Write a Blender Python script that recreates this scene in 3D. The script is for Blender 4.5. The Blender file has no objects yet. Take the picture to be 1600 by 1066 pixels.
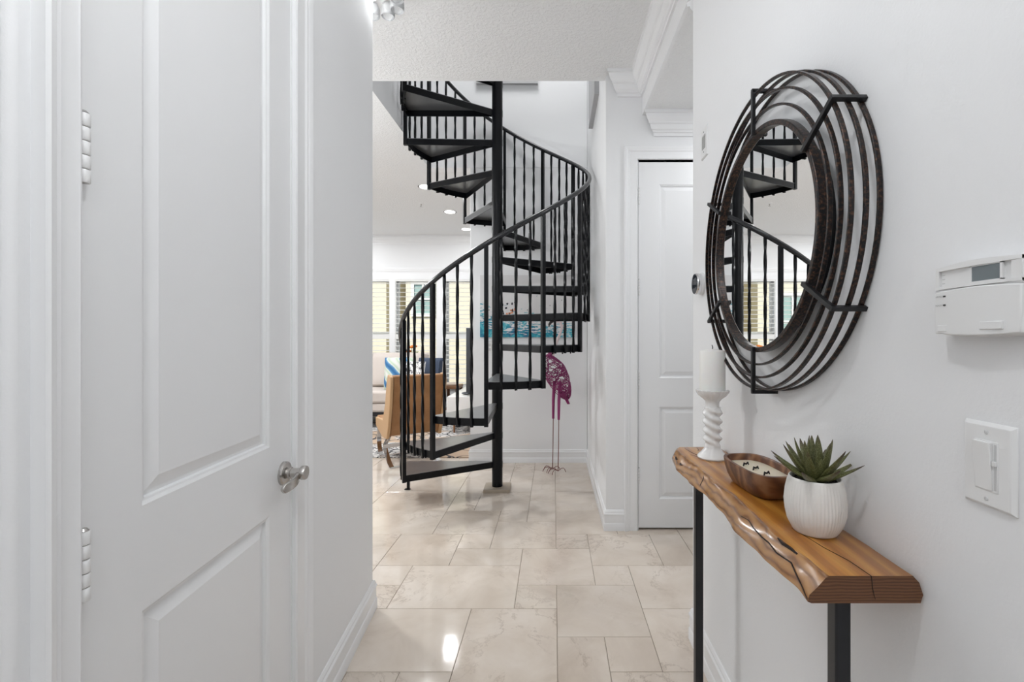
import bpy, math, random
from mathutils import Vector, Matrix
random.seed(7)
PI = math.pi
sc = bpy.context.scene
COL = sc.collection

# ------------------------------------------------------------------ camera, world, lights, exposure
CAMH = 1.27
FPX = 715.0
cam_d = bpy.data.cameras.new('camera')
cam = bpy.data.objects.new('camera', cam_d)
COL.objects.link(cam)
cam.location = (0, 0, CAMH)
cam.rotation_euler = (PI / 2, 0, 0)
cam_d.sensor_width = 36.0
cam_d.lens = FPX / 1600 * 36
cam_d.shift_x = -65 / 1600
cam_d.shift_y = -5 / 1600
cam_d.clip_start = 0.02
sc.camera = cam

sc.view_settings.view_transform = 'Standard'
sc.view_settings.look = 'None'
sc.view_settings.exposure = 0.06
sc.view_settings.gamma = 1.0
sc.view_settings.use_curve_mapping = False

world = bpy.data.worlds.new('sky')
sc.world = world
world.use_nodes = True
wn = world.node_tree.nodes
wl = world.node_tree.links
wn.clear()
wo = wn.new('ShaderNodeOutputWorld')
wb = wn.new('ShaderNodeBackground')
sky = wn.new('ShaderNodeTexSky')
sky.sky_type = 'NISHITA'
sky.sun_disc = False
sky.sun_elevation = math.radians(50)
sky.sun_rotation = math.radians(200)
wb.inputs['Strength'].default_value = 0.24
wl.new(sky.outputs[0], wb.inputs['Color'])
wl.new(wb.outputs[0], wo.inputs['Surface'])


def light(name, kind, loc, power, size=0.2, color=(1, 1, 1), rot=(0, 0, 0), spot=None, size_y=None):
    d = bpy.data.lights.new(name, kind)
    d.energy = power
    d.color = color
    if kind == 'AREA':
        d.shape = 'DISK' if size_y is None else 'RECTANGLE'
        d.size = size
        if size_y: d.size_y = size_y
    elif kind == 'SUN':
        d.angle = size
    else:
        d.shadow_soft_size = size
    if kind == 'SPOT' and spot:
        d.spot_size = math.radians(spot)
        d.spot_blend = 0.8
    o = bpy.data.objects.new(name, d)
    o.location = loc
    o.rotation_euler = rot
    COL.objects.link(o)
    return o


COOL = (0.962, 0.984, 1.0)
light('sun_light', 'SUN', (0, 12, 12), 4.0, 0.01, (1, 0.96, 0.88), (math.radians(42), 0, math.radians(-25)))
# hall lamp plus unseen lamps added for light (their housings are built further down)
light('hall_lamp_light', 'POINT', (-0.12, 0.42, 2.46), 14.5, 0.06, COOL)
light('entry_fill_light', 'POINT', (0.1, -1.1, 2.46), 19, 0.06, COOL)  # added behind the camera to brighten hall walls and ceiling
light('stairwell_fill_light', 'AREA', (-0.45, 3.75, 5.69), 29, 0.9, COOL)  # invented source out of view, lights the upper stairwell
light('alcove_fill_light', 'AREA', (1.25, 2.45, 2.715), 4, 0.16, COOL)  # extra light hidden behind the right wall, added for the alcove

# ------------------------------------------------------------------ materials
MATS = {}


class NT:
    def __init__(s, name):
        s.m = bpy.data.materials.new(name)
        s.m.use_nodes = True
        s.t = s.m.node_tree
        s.b = s.t.nodes['Principled BSDF']
        MATS[name] = s.m

    def n(s, kind, **kw):
        nd = s.t.nodes.new(kind)
        for k, v in kw.items():
            if k.startswith('_'):
                setattr(nd, k[1:], v)
            else:
                key = k.replace('__', ' ')
                nd.inputs[int(key) if key.isdigit() else key].default_value = v
        return nd

    def l(s, a, b): s.t.links.new(a, b)

    def set(s, **kw):
        for k, v in kw.items(): s.b.inputs[k.replace('__', ' ')].default_value = v
        return s

    def coords(s, scale=(1, 1, 1), out='Object', rot=(0, 0, 0)):
        tc = s.n('ShaderNodeTexCoord')
        mp = s.n('ShaderNodeMapping')
        mp.inputs['Scale'].default_value = scale
        mp.inputs['Rotation'].default_value = rot
        s.l(tc.outputs[out], mp.inputs['Vector'])
        return mp.outputs['Vector']

    def noise(s, vec, scale, detail=4, rough=0.55, dist=0.0):
        nd = s.n('ShaderNodeTexNoise', Scale=scale, Detail=detail, Roughness=rough, Distortion=dist)
        if vec is not None: s.l(vec, nd.inputs['Vector'])
        return nd

    def ramp(s, fac, stops, interp='LINEAR'):
        r = s.n('ShaderNodeValToRGB')
        r.color_ramp.interpolation = interp
        els = r.color_ramp.elements
        while len(els) < len(stops): els.new(0.5)
        for e, (p, c) in zip(els, stops):
            e.position = p
            e.color = c if len(c) == 4 else (*c, 1)
        s.l(fac, r.inputs['Fac'])
        return r.outputs['Color']

    def mix(s, fac, a, b, mode='MIX'):
        m = s.n('ShaderNodeMix', _data_type='RGBA', _blend_type=mode)
        for i, v in ((0, fac), (6, a), (7, b)):
            if hasattr(v, 'links') or hasattr(v, 'is_linked'):
                s.l(v, m.inputs[i])
            elif i == 0:
                m.inputs[0].default_value = v
            else:
                m.inputs[i].default_value = v if len(v) == 4 else (*v, 1)
        return m.outputs[2]

    def math(s, op, a, b=0.0, clamp=False):
        m = s.n('ShaderNodeMath', _operation=op, _use_clamp=clamp)
        for i, v in ((0, a), (1, b)):
            if hasattr(v, 'is_linked'): s.l(v, m.inputs[i])
            else: m.inputs[i].default_value = v
        return m.outputs[0]

    def bump(s, h, strength=0.2, dist=0.01):
        b = s.n('ShaderNodeBump', Strength=strength, Distance=dist)
        s.l(h, b.inputs['Height'])
        s.l(b.outputs[0], s.b.inputs['Normal'])

    def col(s, c): s.l(c, s.b.inputs['Base Color'])


def plain(name, c, rough=0.5, metal=0.0, bump=None, **kw):
    t = NT(name).set(Base__Color=(*c, 1), Roughness=rough, Metallic=metal, **kw)
    if bump:
        v = t.coords()
        t.bump(t.noise(v, bump[0], 3).outputs[0], bump[1], bump[2])
    return t.m


plain('wall_paint', (0.86, 0.865, 0.875), 0.62, bump=(170, 0.14, 0.004))
plain('trim_paint', (0.87, 0.875, 0.885), 0.32)
plain('door_paint', (0.85, 0.855, 0.865), 0.36, bump=(260, 0.04, 0.002))
t = NT('ceiling_texture').set(Base__Color=(0.87, 0.875, 0.88, 1), Roughness=0.8)
v = t.coords()
n1 = t.noise(v, 52, 5, 0.6, 0.4)
t.bump(t.ramp(n1.outputs[0], [(0.42, (0, 0, 0)), (0.62, (1, 1, 1))]), 0.5, 0.006)

t = NT('marble_tile')
tc = t.n('ShaderNodeTexCoord')
oi = t.n('ShaderNodeObjectInfo')
geo = t.n('ShaderNodeNewGeometry')
off = t.math('MULTIPLY', oi.outputs['Random'], 37.0)
vm = t.n('ShaderNodeVectorMath', _operation='ADD')
t.l(geo.outputs['Position'], vm.inputs[0])
cmb = t.n('ShaderNodeCombineXYZ')
t.l(off, cmb.inputs[2])
t.l(cmb.outputs[0], vm.inputs[1])
vec = vm.outputs[0]
base = t.ramp(t.noise(vec, 3.2, 6, 0.6, 0.6).outputs[0], [(0.3, (0.62, 0.53, 0.445)), (0.5, (0.72, 0.635, 0.55)), (0.72, (0.79, 0.715, 0.64))])
vn = t.noise(vec, 2.6, 9, 0.68, 0.5)
ridge = t.math('ABSOLUTE', t.math('SUBTRACT', vn.outputs[0], 0.5))
vein = t.ramp(ridge, [(0.0, (1, 1, 1)), (0.008, (0.25, 0.25, 0.25)), (0.024, (0, 0, 0))])
msk = t.ramp(t.noise(vec, 1.3, 3).outputs[0], [(0.46, (0, 0, 0)), (0.62, (1, 1, 1))])
vm2 = t.math('MULTIPLY', t.math('MULTIPLY', vein, msk), 0.6)
c = t.mix(vm2, base, (0.33, 0.25, 0.19))
ton = t.ramp(oi.outputs['Random'], [(0.0, (0.90, 0.89, 0.88)), (1.0, (1.04, 1.04, 1.04))])
t.col(t.mix(1.0, c, ton, 'MULTIPLY'))
t.set(Roughness=0.11)
rr = t.ramp(t.noise(vec, 14, 4).outputs[0], [(0.3, (0.05, 0.05, 0.05)), (0.75, (0.14, 0.14, 0.14))])
t.l(rr, t.b.inputs['Roughness'])
t.bump(t.noise(vec, 9, 3).outputs[0], 0.05, 0.004)
plain('grout', (0.55, 0.47, 0.39), 0.8)

plain('black_paint', (0.0035, 0.004, 0.0055), 0.30, 0.0, Specular__IOR__Level=0.22)
plain('tread_plate', (0.22, 0.223, 0.23), 0.30, 0.7, bump=(60, 0.10, 0.002))
plain('rail_paint', (0.014, 0.015, 0.018), 0.22)
plain('mirror_glass', (0.93, 0.94, 0.94), 0.0, 1.0)
t = NT('rusty_iron').set(Roughness=0.33, Metallic=0.6)
v = t.coords()
t.col(t.ramp(t.noise(v, 160, 3).outputs[0], [(0.46, (0.016, 0.015, 0.016)), (0.62, (0.07, 0.038, 0.027)), (0.74, (0.17, 0.085, 0.055))]))
t.bump(t.noise(v, 130, 3).outputs[0], 0.3, 0.002)
plain('iron_bar', (0.022, 0.022, 0.024), 0.34, 0.5)
plain('leg_metal', (0.018, 0.019, 0.022), 0.34, 0.3)

t = NT('honey_wood').set(Roughness=0.30, Coat__Weight=0.35, Coat__Roughness=0.18)
v = t.coords((7.0, 1.0, 7.0))
w = t.n('ShaderNodeTexWave', Scale=1.3, Distortion=9.0, Detail=3.0, Detail__Scale=0.8)
w.bands_direction = 'X'
t.l(v, w.inputs['Vector'])
c1 = t.ramp(w.outputs[0], [(0.0, (0.36, 0.135, 0.020)), (0.5, (0.46, 0.19, 0.030)), (1.0, (0.55, 0.26, 0.050))])
v2 = t.coords((60, 3.0, 60))
c2 = t.ramp(t.noise(v2, 3.0, 6, 0.6).outputs[0], [(0.3, (0.80, 0.76, 0.72)), (0.7, (1.12, 1.10, 1.06))])
t.col(t.mix(1.0, c1, c2, 'MULTIPLY'))
t.bump(t.noise(v2, 3.0, 4).outputs[0], 0.06, 0.002)
t = NT('live_edge_wood').set(Roughness=0.26, Coat__Weight=0.5, Coat__Roughness=0.15)
v = t.coords((6, 5, 8))
w = t.n('ShaderNodeTexWave', Scale=2.6, Distortion=9.0, Detail=2.5, Detail__Scale=0.7)
w.bands_direction = 'Z'
t.l(v, w.inputs['Vector'])
c1 = t.ramp(w.outputs[0], [(0.0, (0.21, 0.085, 0.024)), (0.25, (0.34, 0.150, 0.044)), (1.0, (0.45, 0.220, 0.070))])
c2 = t.ramp(t.noise(t.coords((9, 5, 9)), 2.0, 4, 0.6).outputs[0], [(0.42, (0, 0, 0)), (0.62, (1, 1, 1))])
t.col(t.mix(t.math('MULTIPLY', c2, 0.10), c1, (0.52, 0.42, 0.34)))  # whitish sheen mixed into the wood colour in noise patches
t.bump(t.noise(t.coords((10, 10, 10)), 2.0, 3).outputs[0], 0.22, 0.006)
t = NT('end_grain_wood').set(Roughness=0.5)
v = t.coords((5, 20, 16))
w = t.n('ShaderNodeTexWave', Scale=4.0, Distortion=5.0, Detail=4.0)
w.bands_direction = 'Z'
t.l(v, w.inputs['Vector'])
t.col(t.ramp(w.outputs[0], [(0.0, (0.085, 0.032, 0.012)), (1.0, (0.165, 0.068, 0.026))]))
plain('crack_dark', (0.020, 0.010, 0.006), 0.8)
t = NT('bowl_wood').set(Roughness=0.38)
v = t.coords((10, 34, 30), rot=(0.3, 0, 0.35))
w = t.n('ShaderNodeTexWave', Scale=0.5, Distortion=14.0, Detail=4.0, Detail__Scale=0.6)
t.l(v, w.inputs['Vector'])
t.col(t.ramp(w.outputs[0], [(0.0, (0.095, 0.033, 0.014)), (0.5, (0.175, 0.070, 0.028)), (1.0, (0.26, 0.125, 0.06))]))
plain('wax_cream', (0.80, 0.70, 0.55), 0.45, Subsurface__Weight=0.1)
plain('wick_black', (0.012, 0.010, 0.009), 0.9)
plain('candle_white', (0.86, 0.85, 0.82), 0.45, Subsurface__Weight=0.15)
plain('ceramic_gloss', (0.84, 0.83, 0.82), 0.16)
plain('ceramic_matte', (0.80, 0.775, 0.74), 0.55)
plain('soil', (0.018, 0.013, 0.011), 0.9, bump=(200, 0.8, 0.01))
t = NT('succulent_leaf').set(Roughness=0.5)
v = t.coords((1, 1, 1))
c1 = t.ramp(t.noise(v, 420, 2).outputs[0], [(0.45, (0.085, 0.092, 0.026)), (0.66, (0.19, 0.19, 0.085))])
sx = t.n('ShaderNodeSeparateXYZ')
t.l(v, sx.inputs[0])
tip = t.ramp(sx.outputs[2], [(0.062, (0, 0, 0)), (0.085, (1, 1, 1))])
t.col(t.mix(tip, c1, (0.075, 0.045, 0.035)))
plain('plastic_white', (0.82, 0.82, 0.82), 0.34)
plain('plastic_shade', (0.62, 0.62, 0.62), 0.5)
plain('print_dark', (0.03, 0.03, 0.03), 0.6)
plain('print_grey', (0.33, 0.33, 0.33), 0.6)
plain('lcd_screen', (0.17, 0.20, 0.215), 0.18)
plain('black_glass', (0.03, 0.035, 0.045), 0.06)
plain('chrome', (0.72, 0.72, 0.73), 0.12, 1.0)
plain('brushed_nickel', (0.50, 0.48, 0.46), 0.24, 1.0)
plain('stone_pad', (0.44, 0.37, 0.29), 0.45, bump=(30, 0.2, 0.004))
plain('magenta_wire', (0.26, 0.024, 0.13), 0.5)
plain('rust_wire', (0.20, 0.075, 0.065), 0.55)
plain('pale_pink', (0.74, 0.62, 0.62), 0.5)
plain('beak_black', (0.02, 0.015, 0.015), 0.4)
t = NT('tan_leather').set(Roughness=0.5)
v = t.coords()
t.col(t.ramp(t.noise(v, 5, 6, 0.65).outputs[0], [(0.3, (0.27, 0.125, 0.045)), (0.7, (0.40, 0.205, 0.085))]))
t.bump(t.noise(v, 90, 3).outputs[0], 0.15, 0.003)
plain('leather_edge', (0.50, 0.31, 0.16), 0.55)
plain('sofa_fabric', (0.60, 0.535, 0.49), 0.85, bump=(350, 0.3, 0.002))
plain('dark_base', (0.015, 0.014, 0.016), 0.6)
plain('navy_fabric', (0.045, 0.062, 0.10), 0.85, bump=(200, 0.3, 0.003))
plain('linen_fabric', (0.66, 0.56, 0.47), 0.85)
t = NT('striped_fabric').set(Roughness=0.85)
v = t.coords((1, 1, 1))
w = t.n('ShaderNodeTexWave', Scale=2.1, Distortion=1.5, Detail=2.0)
w.bands_direction = 'DIAGONAL'
t.l(v, w.inputs['Vector'])
t.col(t.ramp(w.outputs[0], [(0.0, (0.03, 0.13, 0.30)), (0.25, (0.12, 0.30, 0.50)), (0.4, (0.66, 0.68, 0.62)), (0.7, (0.45, 0.56, 0.42)), (1.0, (0.70, 0.70, 0.66))]))
t = NT('scribble_fabric').set(Roughness=0.85)
v = t.coords()
nn = t.noise(v, 14, 2, 0.5, 1.5)
rd = t.math('ABSOLUTE', t.math('SUBTRACT', nn.outputs[0], 0.5))
t.col(t.ramp(rd, [(0.02, (0.03, 0.03, 0.04)), (0.05, (0.75, 0.74, 0.73))]))
t = NT('rug_pattern').set(Roughness=0.95)
v = t.coords()
vo = t.n('ShaderNodeTexVoronoi', Scale=5.0, _feature='DISTANCE_TO_EDGE')
nv = t.noise(v, 3.0, 3)
vmx = t.mix(0.18, v, nv.outputs[1])
t.l(vmx, vo.inputs['Vector'])
vo2 = t.n('ShaderNodeTexVoronoi', Scale=19.0, _feature='DISTANCE_TO_EDGE')
t.l(vmx, vo2.inputs['Vector'])
patch = t.ramp(t.noise(v, 0.9, 2).outputs[0], [(0.54, (0, 0, 0)), (0.58, (1, 1, 1))], 'LINEAR')
ground = t.mix(patch, (0.66, 0.64, 0.62), (0.50, 0.37, 0.27))
l1 = t.ramp(vo.outputs[0], [(0.028, (1, 1, 1)), (0.04, (0, 0, 0))])
l2 = t.math('MULTIPLY', t.ramp(vo2.outputs[0], [(0.05, (1, 1, 1)), (0.10, (0, 0, 0))]), t.math('SUBTRACT', 1.0, patch))
t.col(t.mix(t.math('MAXIMUM', l1, t.math('MULTIPLY', l2, 0.8)), ground, (0.055, 0.055, 0.06)))
t.bump(t.noise(v, 220, 2).outputs[0], 0.5, 0.006)
t = NT('painting_print').set(Roughness=0.6)
tc = t.n('ShaderNodeTexCoord')
v = tc.outputs['Object']
sp = t.n('ShaderNodeSeparateXYZ')
t.l(v, sp.inputs[0])
nz = t.noise(v, 9, 6, 0.7, 0.6).outputs[0]
mpp = t.n('ShaderNodeMapping')
mpp.inputs['Scale'].default_value = (3, 1, 16)
t.l(v, mpp.inputs['Vector'])
nz2 = t.noise(mpp.outputs[0], 4, 5, 0.65).outputs[0]
h = t.math('MULTIPLY', sp.outputs[2], -3.0)       # low in the picture = more teal
xx = t.math('MULTIPLY', sp.outputs[0], -0.55)
msk = t.math('ADD', t.math('ADD', t.math('MULTIPLY', t.math('SUBTRACT', nz2, 0.5), 3.2), h), t.math('ADD', xx, t.math('MULTIPLY', t.math('SUBTRACT', nz, 0.5), 1.6)))
m1 = t.ramp(msk, [(0.50, (0, 0, 0)), (0.60, (1, 1, 1))])
teal = t.ramp(nz, [(0.36, (0.012, 0.10, 0.22)), (0.5, (0.025, 0.30, 0.40)), (0.58, (0.08, 0.46, 0.55)), (0.66, (0.72, 0.76, 0.77))])
c = t.mix(m1, (0.74, 0.735, 0.74), teal)
speck = t.ramp(t.noise(v, 34, 2).outputs[0], [(0.70, (0, 0, 0)), (0.73, (1, 1, 1))])
t.col(t.mix(t.math('MULTIPLY', speck, 0.7), c, (0.30, 0.36, 0.42)))
plain('paint_ink', (0.02, 0.022, 0.035), 0.6)
plain('paint_coral', (0.72, 0.30, 0.16), 0.6)
plain('canvas_side', (0.50, 0.50, 0.51), 0.7)
plain('shutter_paint', (0.82, 0.82, 0.80), 0.4)
t = NT('window_glass').set(Base__Color=(1, 1, 1, 1), Roughness=0.0, Transmission__Weight=1.0, IOR=1.02)
t.set(Specular__IOR__Level=0.3)
plain('stucco_cream', (0.72, 0.66, 0.50), 0.9, bump=(12, 0.2, 0.02))
plain('stucco_trim', (0.80, 0.78, 0.72), 0.8)
plain('far_glass', (0.30, 0.42, 0.38), 0.15)
plain('leaf_green', (0.10, 0.17, 0.045), 0.8)
plain('street', (0.42, 0.41, 0.39), 0.9)
plain('tv_black', (0.05, 0.055, 0.065), 0.35)
plain('white_lacquer', (0.84, 0.83, 0.82), 0.3)
plain('brown_wood', (0.27, 0.13, 0.06), 0.45, bump=(40, 0.1, 0.003))
plain('orange_petal', (0.75, 0.22, 0.03), 0.6)
plain('stem_green', (0.06, 0.13, 0.03), 0.6)
t = NT('lamp_glow').set(Base__Color=(1, 1, 1, 1), Emission__Strength=6.0)
t.b.inputs['Emission Color'].default_value = (1, 0.98, 0.94, 1)
t = NT('lamp_glass').set(Base__Color=(0.93, 0.94, 0.95, 1), Roughness=0.12, Transmission__Weight=0.75, IOR=1.3)


# ------------------------------------------------------------------ mesh helpers
class MB:
    def __init__(s): s.v = []; s.f = []; s.mi = []

    def add(s, vs, fs, mi=0):
        o = len(s.v)
        s.v += [tuple(p) for p in vs]
        s.f += [tuple(i + o for i in f) for f in fs]
        s.mi += [mi] * len(fs)
        return s

    def box(s, x0, x1, y0, y1, z0, z1, mi=0, M=None):
        vs = [(x, y, z) for z in (z0, z1) for y in (y0, y1) for x in (x0, x1)]
        if M: vs = [M @ Vector(p) for p in vs]
        return s.add(vs, [(0, 2, 3, 1), (4, 5, 7, 6), (0, 1, 5, 4), (1, 3, 7, 5), (3, 2, 6, 7), (2, 0, 4, 6)], mi)

    def lathe(s, prof, n=32, M=None, mod=None, mi=0, cap=True):
        """prof [(r,z)] bottom to top; mod(r,z,phi)->r"""
        vs = []
        for r, z in prof:
            for k in range(n):
                a = 2 * PI * k / n
                rr = mod(r, z, a) if mod else r
                vs.append((rr * math.cos(a), rr * math.sin(a), z))
        fs = []
        for i in range(len(prof) - 1):
            for k in range(n):
                k2 = (k + 1) % n
                fs.append((i * n + k, i * n + k2, (i + 1) * n + k2, (i + 1) * n + k))
        if cap:
            fs.append(tuple(range(n))[::-1])
            fs.append(tuple((len(prof) - 1) * n + k for k in range(n)))
        if M: vs = [M @ Vector(p) for p in vs]
        return s.add(vs, fs, mi)

    def tube(s, pts, r, n=8, closed=False, square=False, twist=None, up=None, mi=0, cap=True):
        pts = [Vector(p) for p in pts]
        N = len(pts)
        rs = r if isinstance(r, (list, tuple)) else [r] * N
        # frames
        T = []
        for i in range(N):
            a = pts[(i - 1) % N] if closed or i > 0 else pts[i]
            b = pts[(i + 1) % N] if closed or i < N - 1 else pts[i]
            T.append((b - a).normalized())
        if up is None:
            u = Vector((0, 0, 1)) if abs(T[0].z) < 0.9 else Vector((1, 0, 0))
        else:
            u = Vector(up)
        vs = []
        for i in range(N):
            if up is not None: u = Vector(up)
            sx = T[i].cross(u)
            if sx.length < 1e-6: sx = T[i].cross(Vector((0.31, 0.94, 0.1)))
            sx.normalize()
            uu = sx.cross(T[i]).normalized()
            u = uu
            m = 4 if square else n
            for k in range(m):
                a = 2 * PI * k / m + (PI / 4 if square else 0) + (twist[i] if twist else 0)
                q = rs[i] * (1.414 if square else 1)
                vs.append(pts[i] + sx * (q * math.cos(a)) + uu * (q * math.sin(a)))
        m = 4 if square else n
        fs = []
        for i in range(N if closed else N - 1):
            j = (i + 1) % N
            for k in range(m):
                k2 = (k + 1) % m
                fs.append((i * m + k, i * m + k2, j * m + k2, j * m + k))
        if cap and not closed:
            fs.append(tuple(range(m))[::-1])
            fs.append(tuple((N - 1) * m + k for k in range(m)))
        return s.add(vs, fs, mi)

    def prism(s, poly, z0, z1, M=None, mi=0):
        n = len(poly)
        vs = [(x, y, z0) for x, y in poly] + [(x, y, z1) for x, y in poly]
        if M: vs = [M @ Vector(p) for p in vs]
        fs = [tuple(range(n))[::-1], tuple(range(n, 2 * n))] + [(k, (k + 1) % n, n + (k + 1) % n, n + k) for k in range(n)]
        return s.add(vs, fs, mi)

    def extrude(s, prof, p0, p1, ua, va, m0=0.0, m1=0.0, c0=0.0, c1=0.0, mi=0):
        """profile [(u,v)] swept from p0 to p1; ends slide by m*u + c along the path"""
        p0, p1, ua, va = Vector(p0), Vector(p1), Vector(ua), Vector(va)
        d = (p1 - p0).normalized()
        n = len(prof)
        vs = [p0 + ua * u + va * w + d * (m0 * u + c0) for u, w in prof] + [p1 + ua * u + va * w + d * (m1 * u + c1) for u, w in prof]
        fs = [tuple(range(n))[::-1], tuple(range(n, 2 * n))] + [(k, (k + 1) % n, n + (k + 1) % n, n + k) for k in range(n)]
        return s.add(vs, fs, mi)

    def ball(s, c, rx, ry=None, rz=None, n=12, m=8, mi=0):
        ry = ry or rx
        rz = rz or rx
        vs = [(c[0], c[1], c[2] - rz)]
        for i in range(1, m):
            t_ = -PI / 2 + PI * i / m
            for k in range(n):
                a = 2 * PI * k / n
                vs.append((c[0] + rx * math.cos(t_) * math.cos(a), c[1] + ry * math.cos(t_) * math.sin(a), c[2] + rz * math.sin(t_)))
        vs.append((c[0], c[1], c[2] + rz))
        fs = [(0, 1 + (k + 1) % n, 1 + k) for k in range(n)]
        for i in range(m - 2):
            for k in range(n):
                a, b = 1 + i * n + k, 1 + i * n + (k + 1) % n
                fs.append((a, b, b + n, a + n))
        L = len(vs) - 1
        fs += [(L, L - n + k, L - n + (k + 1) % n) for k in range(n)]
        return s.add(vs, fs, mi)

    def mesh(s, name, mats, angle=35):
        me = bpy.data.meshes.new(name)
        me.from_pydata(s.v, [], s.f)
        for m in (mats if isinstance(mats, (list, tuple)) else [mats]): me.materials.append(MATS[m])
        me.polygons.foreach_set('material_index', s.mi)
        me.polygons.foreach_set('use_smooth', [True] * len(me.polygons))
        import bmesh
        bm = bmesh.new()
        bm.from_mesh(me)
        bmesh.ops.recalc_face_normals(bm, faces=bm.faces)
        bm.to_mesh(me)
        bm.free()
        me.set_sharp_from_angle(angle=math.radians(angle))
        me.update()
        return me

    def build(s, name, mats, parent=None, loc=(0, 0, 0), rotz=0.0, bevel=0.0, angle=35, seg=2):
        return link(name, s.mesh(name, mats, angle), parent, loc, rotz, bevel, seg)


def link(name, me, parent=None, loc=(0, 0, 0), rotz=0.0, bevel=0.0, seg=2):
    o = bpy.data.objects.new(name, me)
    COL.objects.link(o)
    o.location = loc
    o.rotation_euler = (0, 0, rotz)
    if parent is not None: o.parent = parent
    if bevel:
        b = o.modifiers.new('bevel', 'BEVEL')
        b.width = bevel
        b.segments = seg
        b.limit_method = 'ANGLE'
        b.angle_limit = math.radians(40)
        b.harden_normals = False
    return o


def tag(o, label, cat=None, group=None):
    o['label'] = label
    if cat: o['category'] = cat
    if group: o['group'] = group
    return o


def empty(name, loc=(0, 0, 0), rotz=0.0, label=None, cat=None, group=None):
    o = bpy.data.objects.new(name, None)
    COL.objects.link(o)
    o.location = loc
    o.rotation_euler = (0, 0, rotz)
    o.empty_display_size = 0.05
    if label: tag(o, label, cat, group)
    return o


def struct(o, label=None, cat=None):
    o['kind'] = 'structure'
    if label: o['label'] = label
    if cat: o['category'] = cat
    return o


# ------------------------------------------------------------------ main dimensions (metres; x right, y into the picture, z up)
CEIL = 3.0
SLAB = 3.36            # top of the floor slab above
XR = 0.585             # right hall wall face
YC = 1.92              # far corner of the right hall wall
YD = 3.02              # alcove door wall face
XS = 0.345             # stairwell right wall face
YB = 4.66              # stairwell back wall face
XBE = -0.85            # left end of the back wall
XO = -1.28             # left edge of the stair opening
YO = 3.07              # near edge of the stair opening
YW = 7.78              # window wall face
XL = -5.0              # living room left wall
LW0 = -0.6285          # left hall wall: x where it would meet y=0
LWA = math.atan(0.101) # it runs a little askew
ALC = 2.74             # alcove ceiling

# ------------------------------------------------------------------ structure
# floor: slab with individually laid marble tiles
UX, UY = 0.2, 0.203
TX0, TY0 = -0.785, 1.9425
fl = MB().box(XL - 0.2, 2.2, -2.2, YW + 0.2, -0.15, -0.006).build('floor', 'grout')
struct(fl, 'cream marble tiled floor of hall and living room', 'floor')
I0, I1, J0, J1 = -22, 15, -21, 30
occ = {}
tiles = []


def put(i, j, w, h):
    for a in range(i, i + w):
        for b in range(j, j + h):
            if (a, b) in occ or not (I0 <= a < I1 and J0 <= b < J1): return False
    for a in range(i, i + w):
        for b in range(j, j + h): occ[(a, b)] = 1
    tiles.append((i, j, w, h))
    return True


for T in [(0, 1, 3, 2), (3, 1, 1, 1), (3, 2, 2, 2), (4, 0, 2, 2), (5, 2, 1, 1), (6, 1, 2, 2), (2, -2, 2, 3), (-1, -1, 3, 2), (-1, 1, 1, 1), (-1, 2, 1, 1),
          (4, -2, 1, 2), (5, -1, 1, 1), (6, -1, 2, 2), (5, -3, 2, 2), (1, -3, 1, 2), (0, -3, 1, 2), (1, 3, 2, 1), (-1, 3, 2, 2), (1, 4, 1, 1), (2, 4, 2, 2),
          (4, 4, 1, 1), (5, 3, 2, 2), (7, 3, 1, 2), (0, 5, 2, 2), (-2, 3, 1, 2), (4, 5, 2, 2), (2, 6, 1, 1), (3, 6, 1, 2), (-3, 5, 3, 2), (1, 7, 2, 2), (6, 5, 2, 2)]:
    put(*T)
rnd = random.Random(3)
SZ = [(3, 2), (2, 2), (2, 3), (2, 2), (2, 1), (1, 2), (1, 1)]
for j in range(J0, J1):
    for i in range(I0, I1):
        if (i, j) in occ: continue
        ops = SZ[:]
        rnd.shuffle(ops)
        ops.sort(key=lambda s_: -(s_[0] * s_[1]) + rnd.random() * 5)
        for o_ in ops:
            if put(i, j, *o_): break


def tile_score(T):
    i, j, w, h = T
    cx, cy = TX0 + UX * (i + w / 2), TY0 + UY * (j + h / 2)
    if cy < 1.55: return 0
    px = 865 + FPX * cx / cy
    lim = 540 if cy < 2.2 else 560
    if px < lim or px > 1110: return 0
    if cx > XS + 0.1 and cy > YD + 0.1: return 0
    if cx > XBE + 0.1 and cy > YB + 0.1: return 0
    return w * h / cy ** 3


tiles.sort(key=lambda T: -tile_score(T))
TM = {}
G = 0.0011


def tile_mesh(w, h):
    if (w, h) not in TM:
        W, H = w * UX / 2 - G, h * UY / 2 - G
        b = 0.0012
        vs = [(-W, -H, -0.006), (W, -H, -0.006), (W, H, -0.006), (-W, H, -0.006), (-W, -H, -b), (W, -H, -b), (W, H, -b), (-W, H, -b),
              (-W + b, -H + b, 0), (W - b, -H + b, 0), (W - b, H - b, 0), (-W + b, H - b, 0)]
        fs = [(8, 9, 10, 11)] + [(k, (k + 1) % 4, 4 + (k + 1) % 4, 4 + k) for k in range(4)] + [(4 + k, 4 + (k + 1) % 4, 8 + (k + 1) % 4, 8 + k) for k in range(4)]
        TM[(w, h)] = (vs, fs, MB().add(vs, fs).mesh('tile', 'marble_tile', 20))
    return TM[(w, h)]


far = MB()
for k, T in enumerate(tiles):
    i, j, w, h = T
    c = (TX0 + UX * (i + w / 2), TY0 + UY * (j + h / 2), 0)
    vs, fs, me = tile_mesh(w, h)
    if k < 290 and tile_score(T) > 0:
        link('tile', me, fl, c)
    else:
        far.add([(x + c[0], y + c[1], z) for x, y, z in vs], fs)
o = far.build('tile_field', 'marble_tile', fl, angle=20)
o['kind'] = 'stuff'

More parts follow.
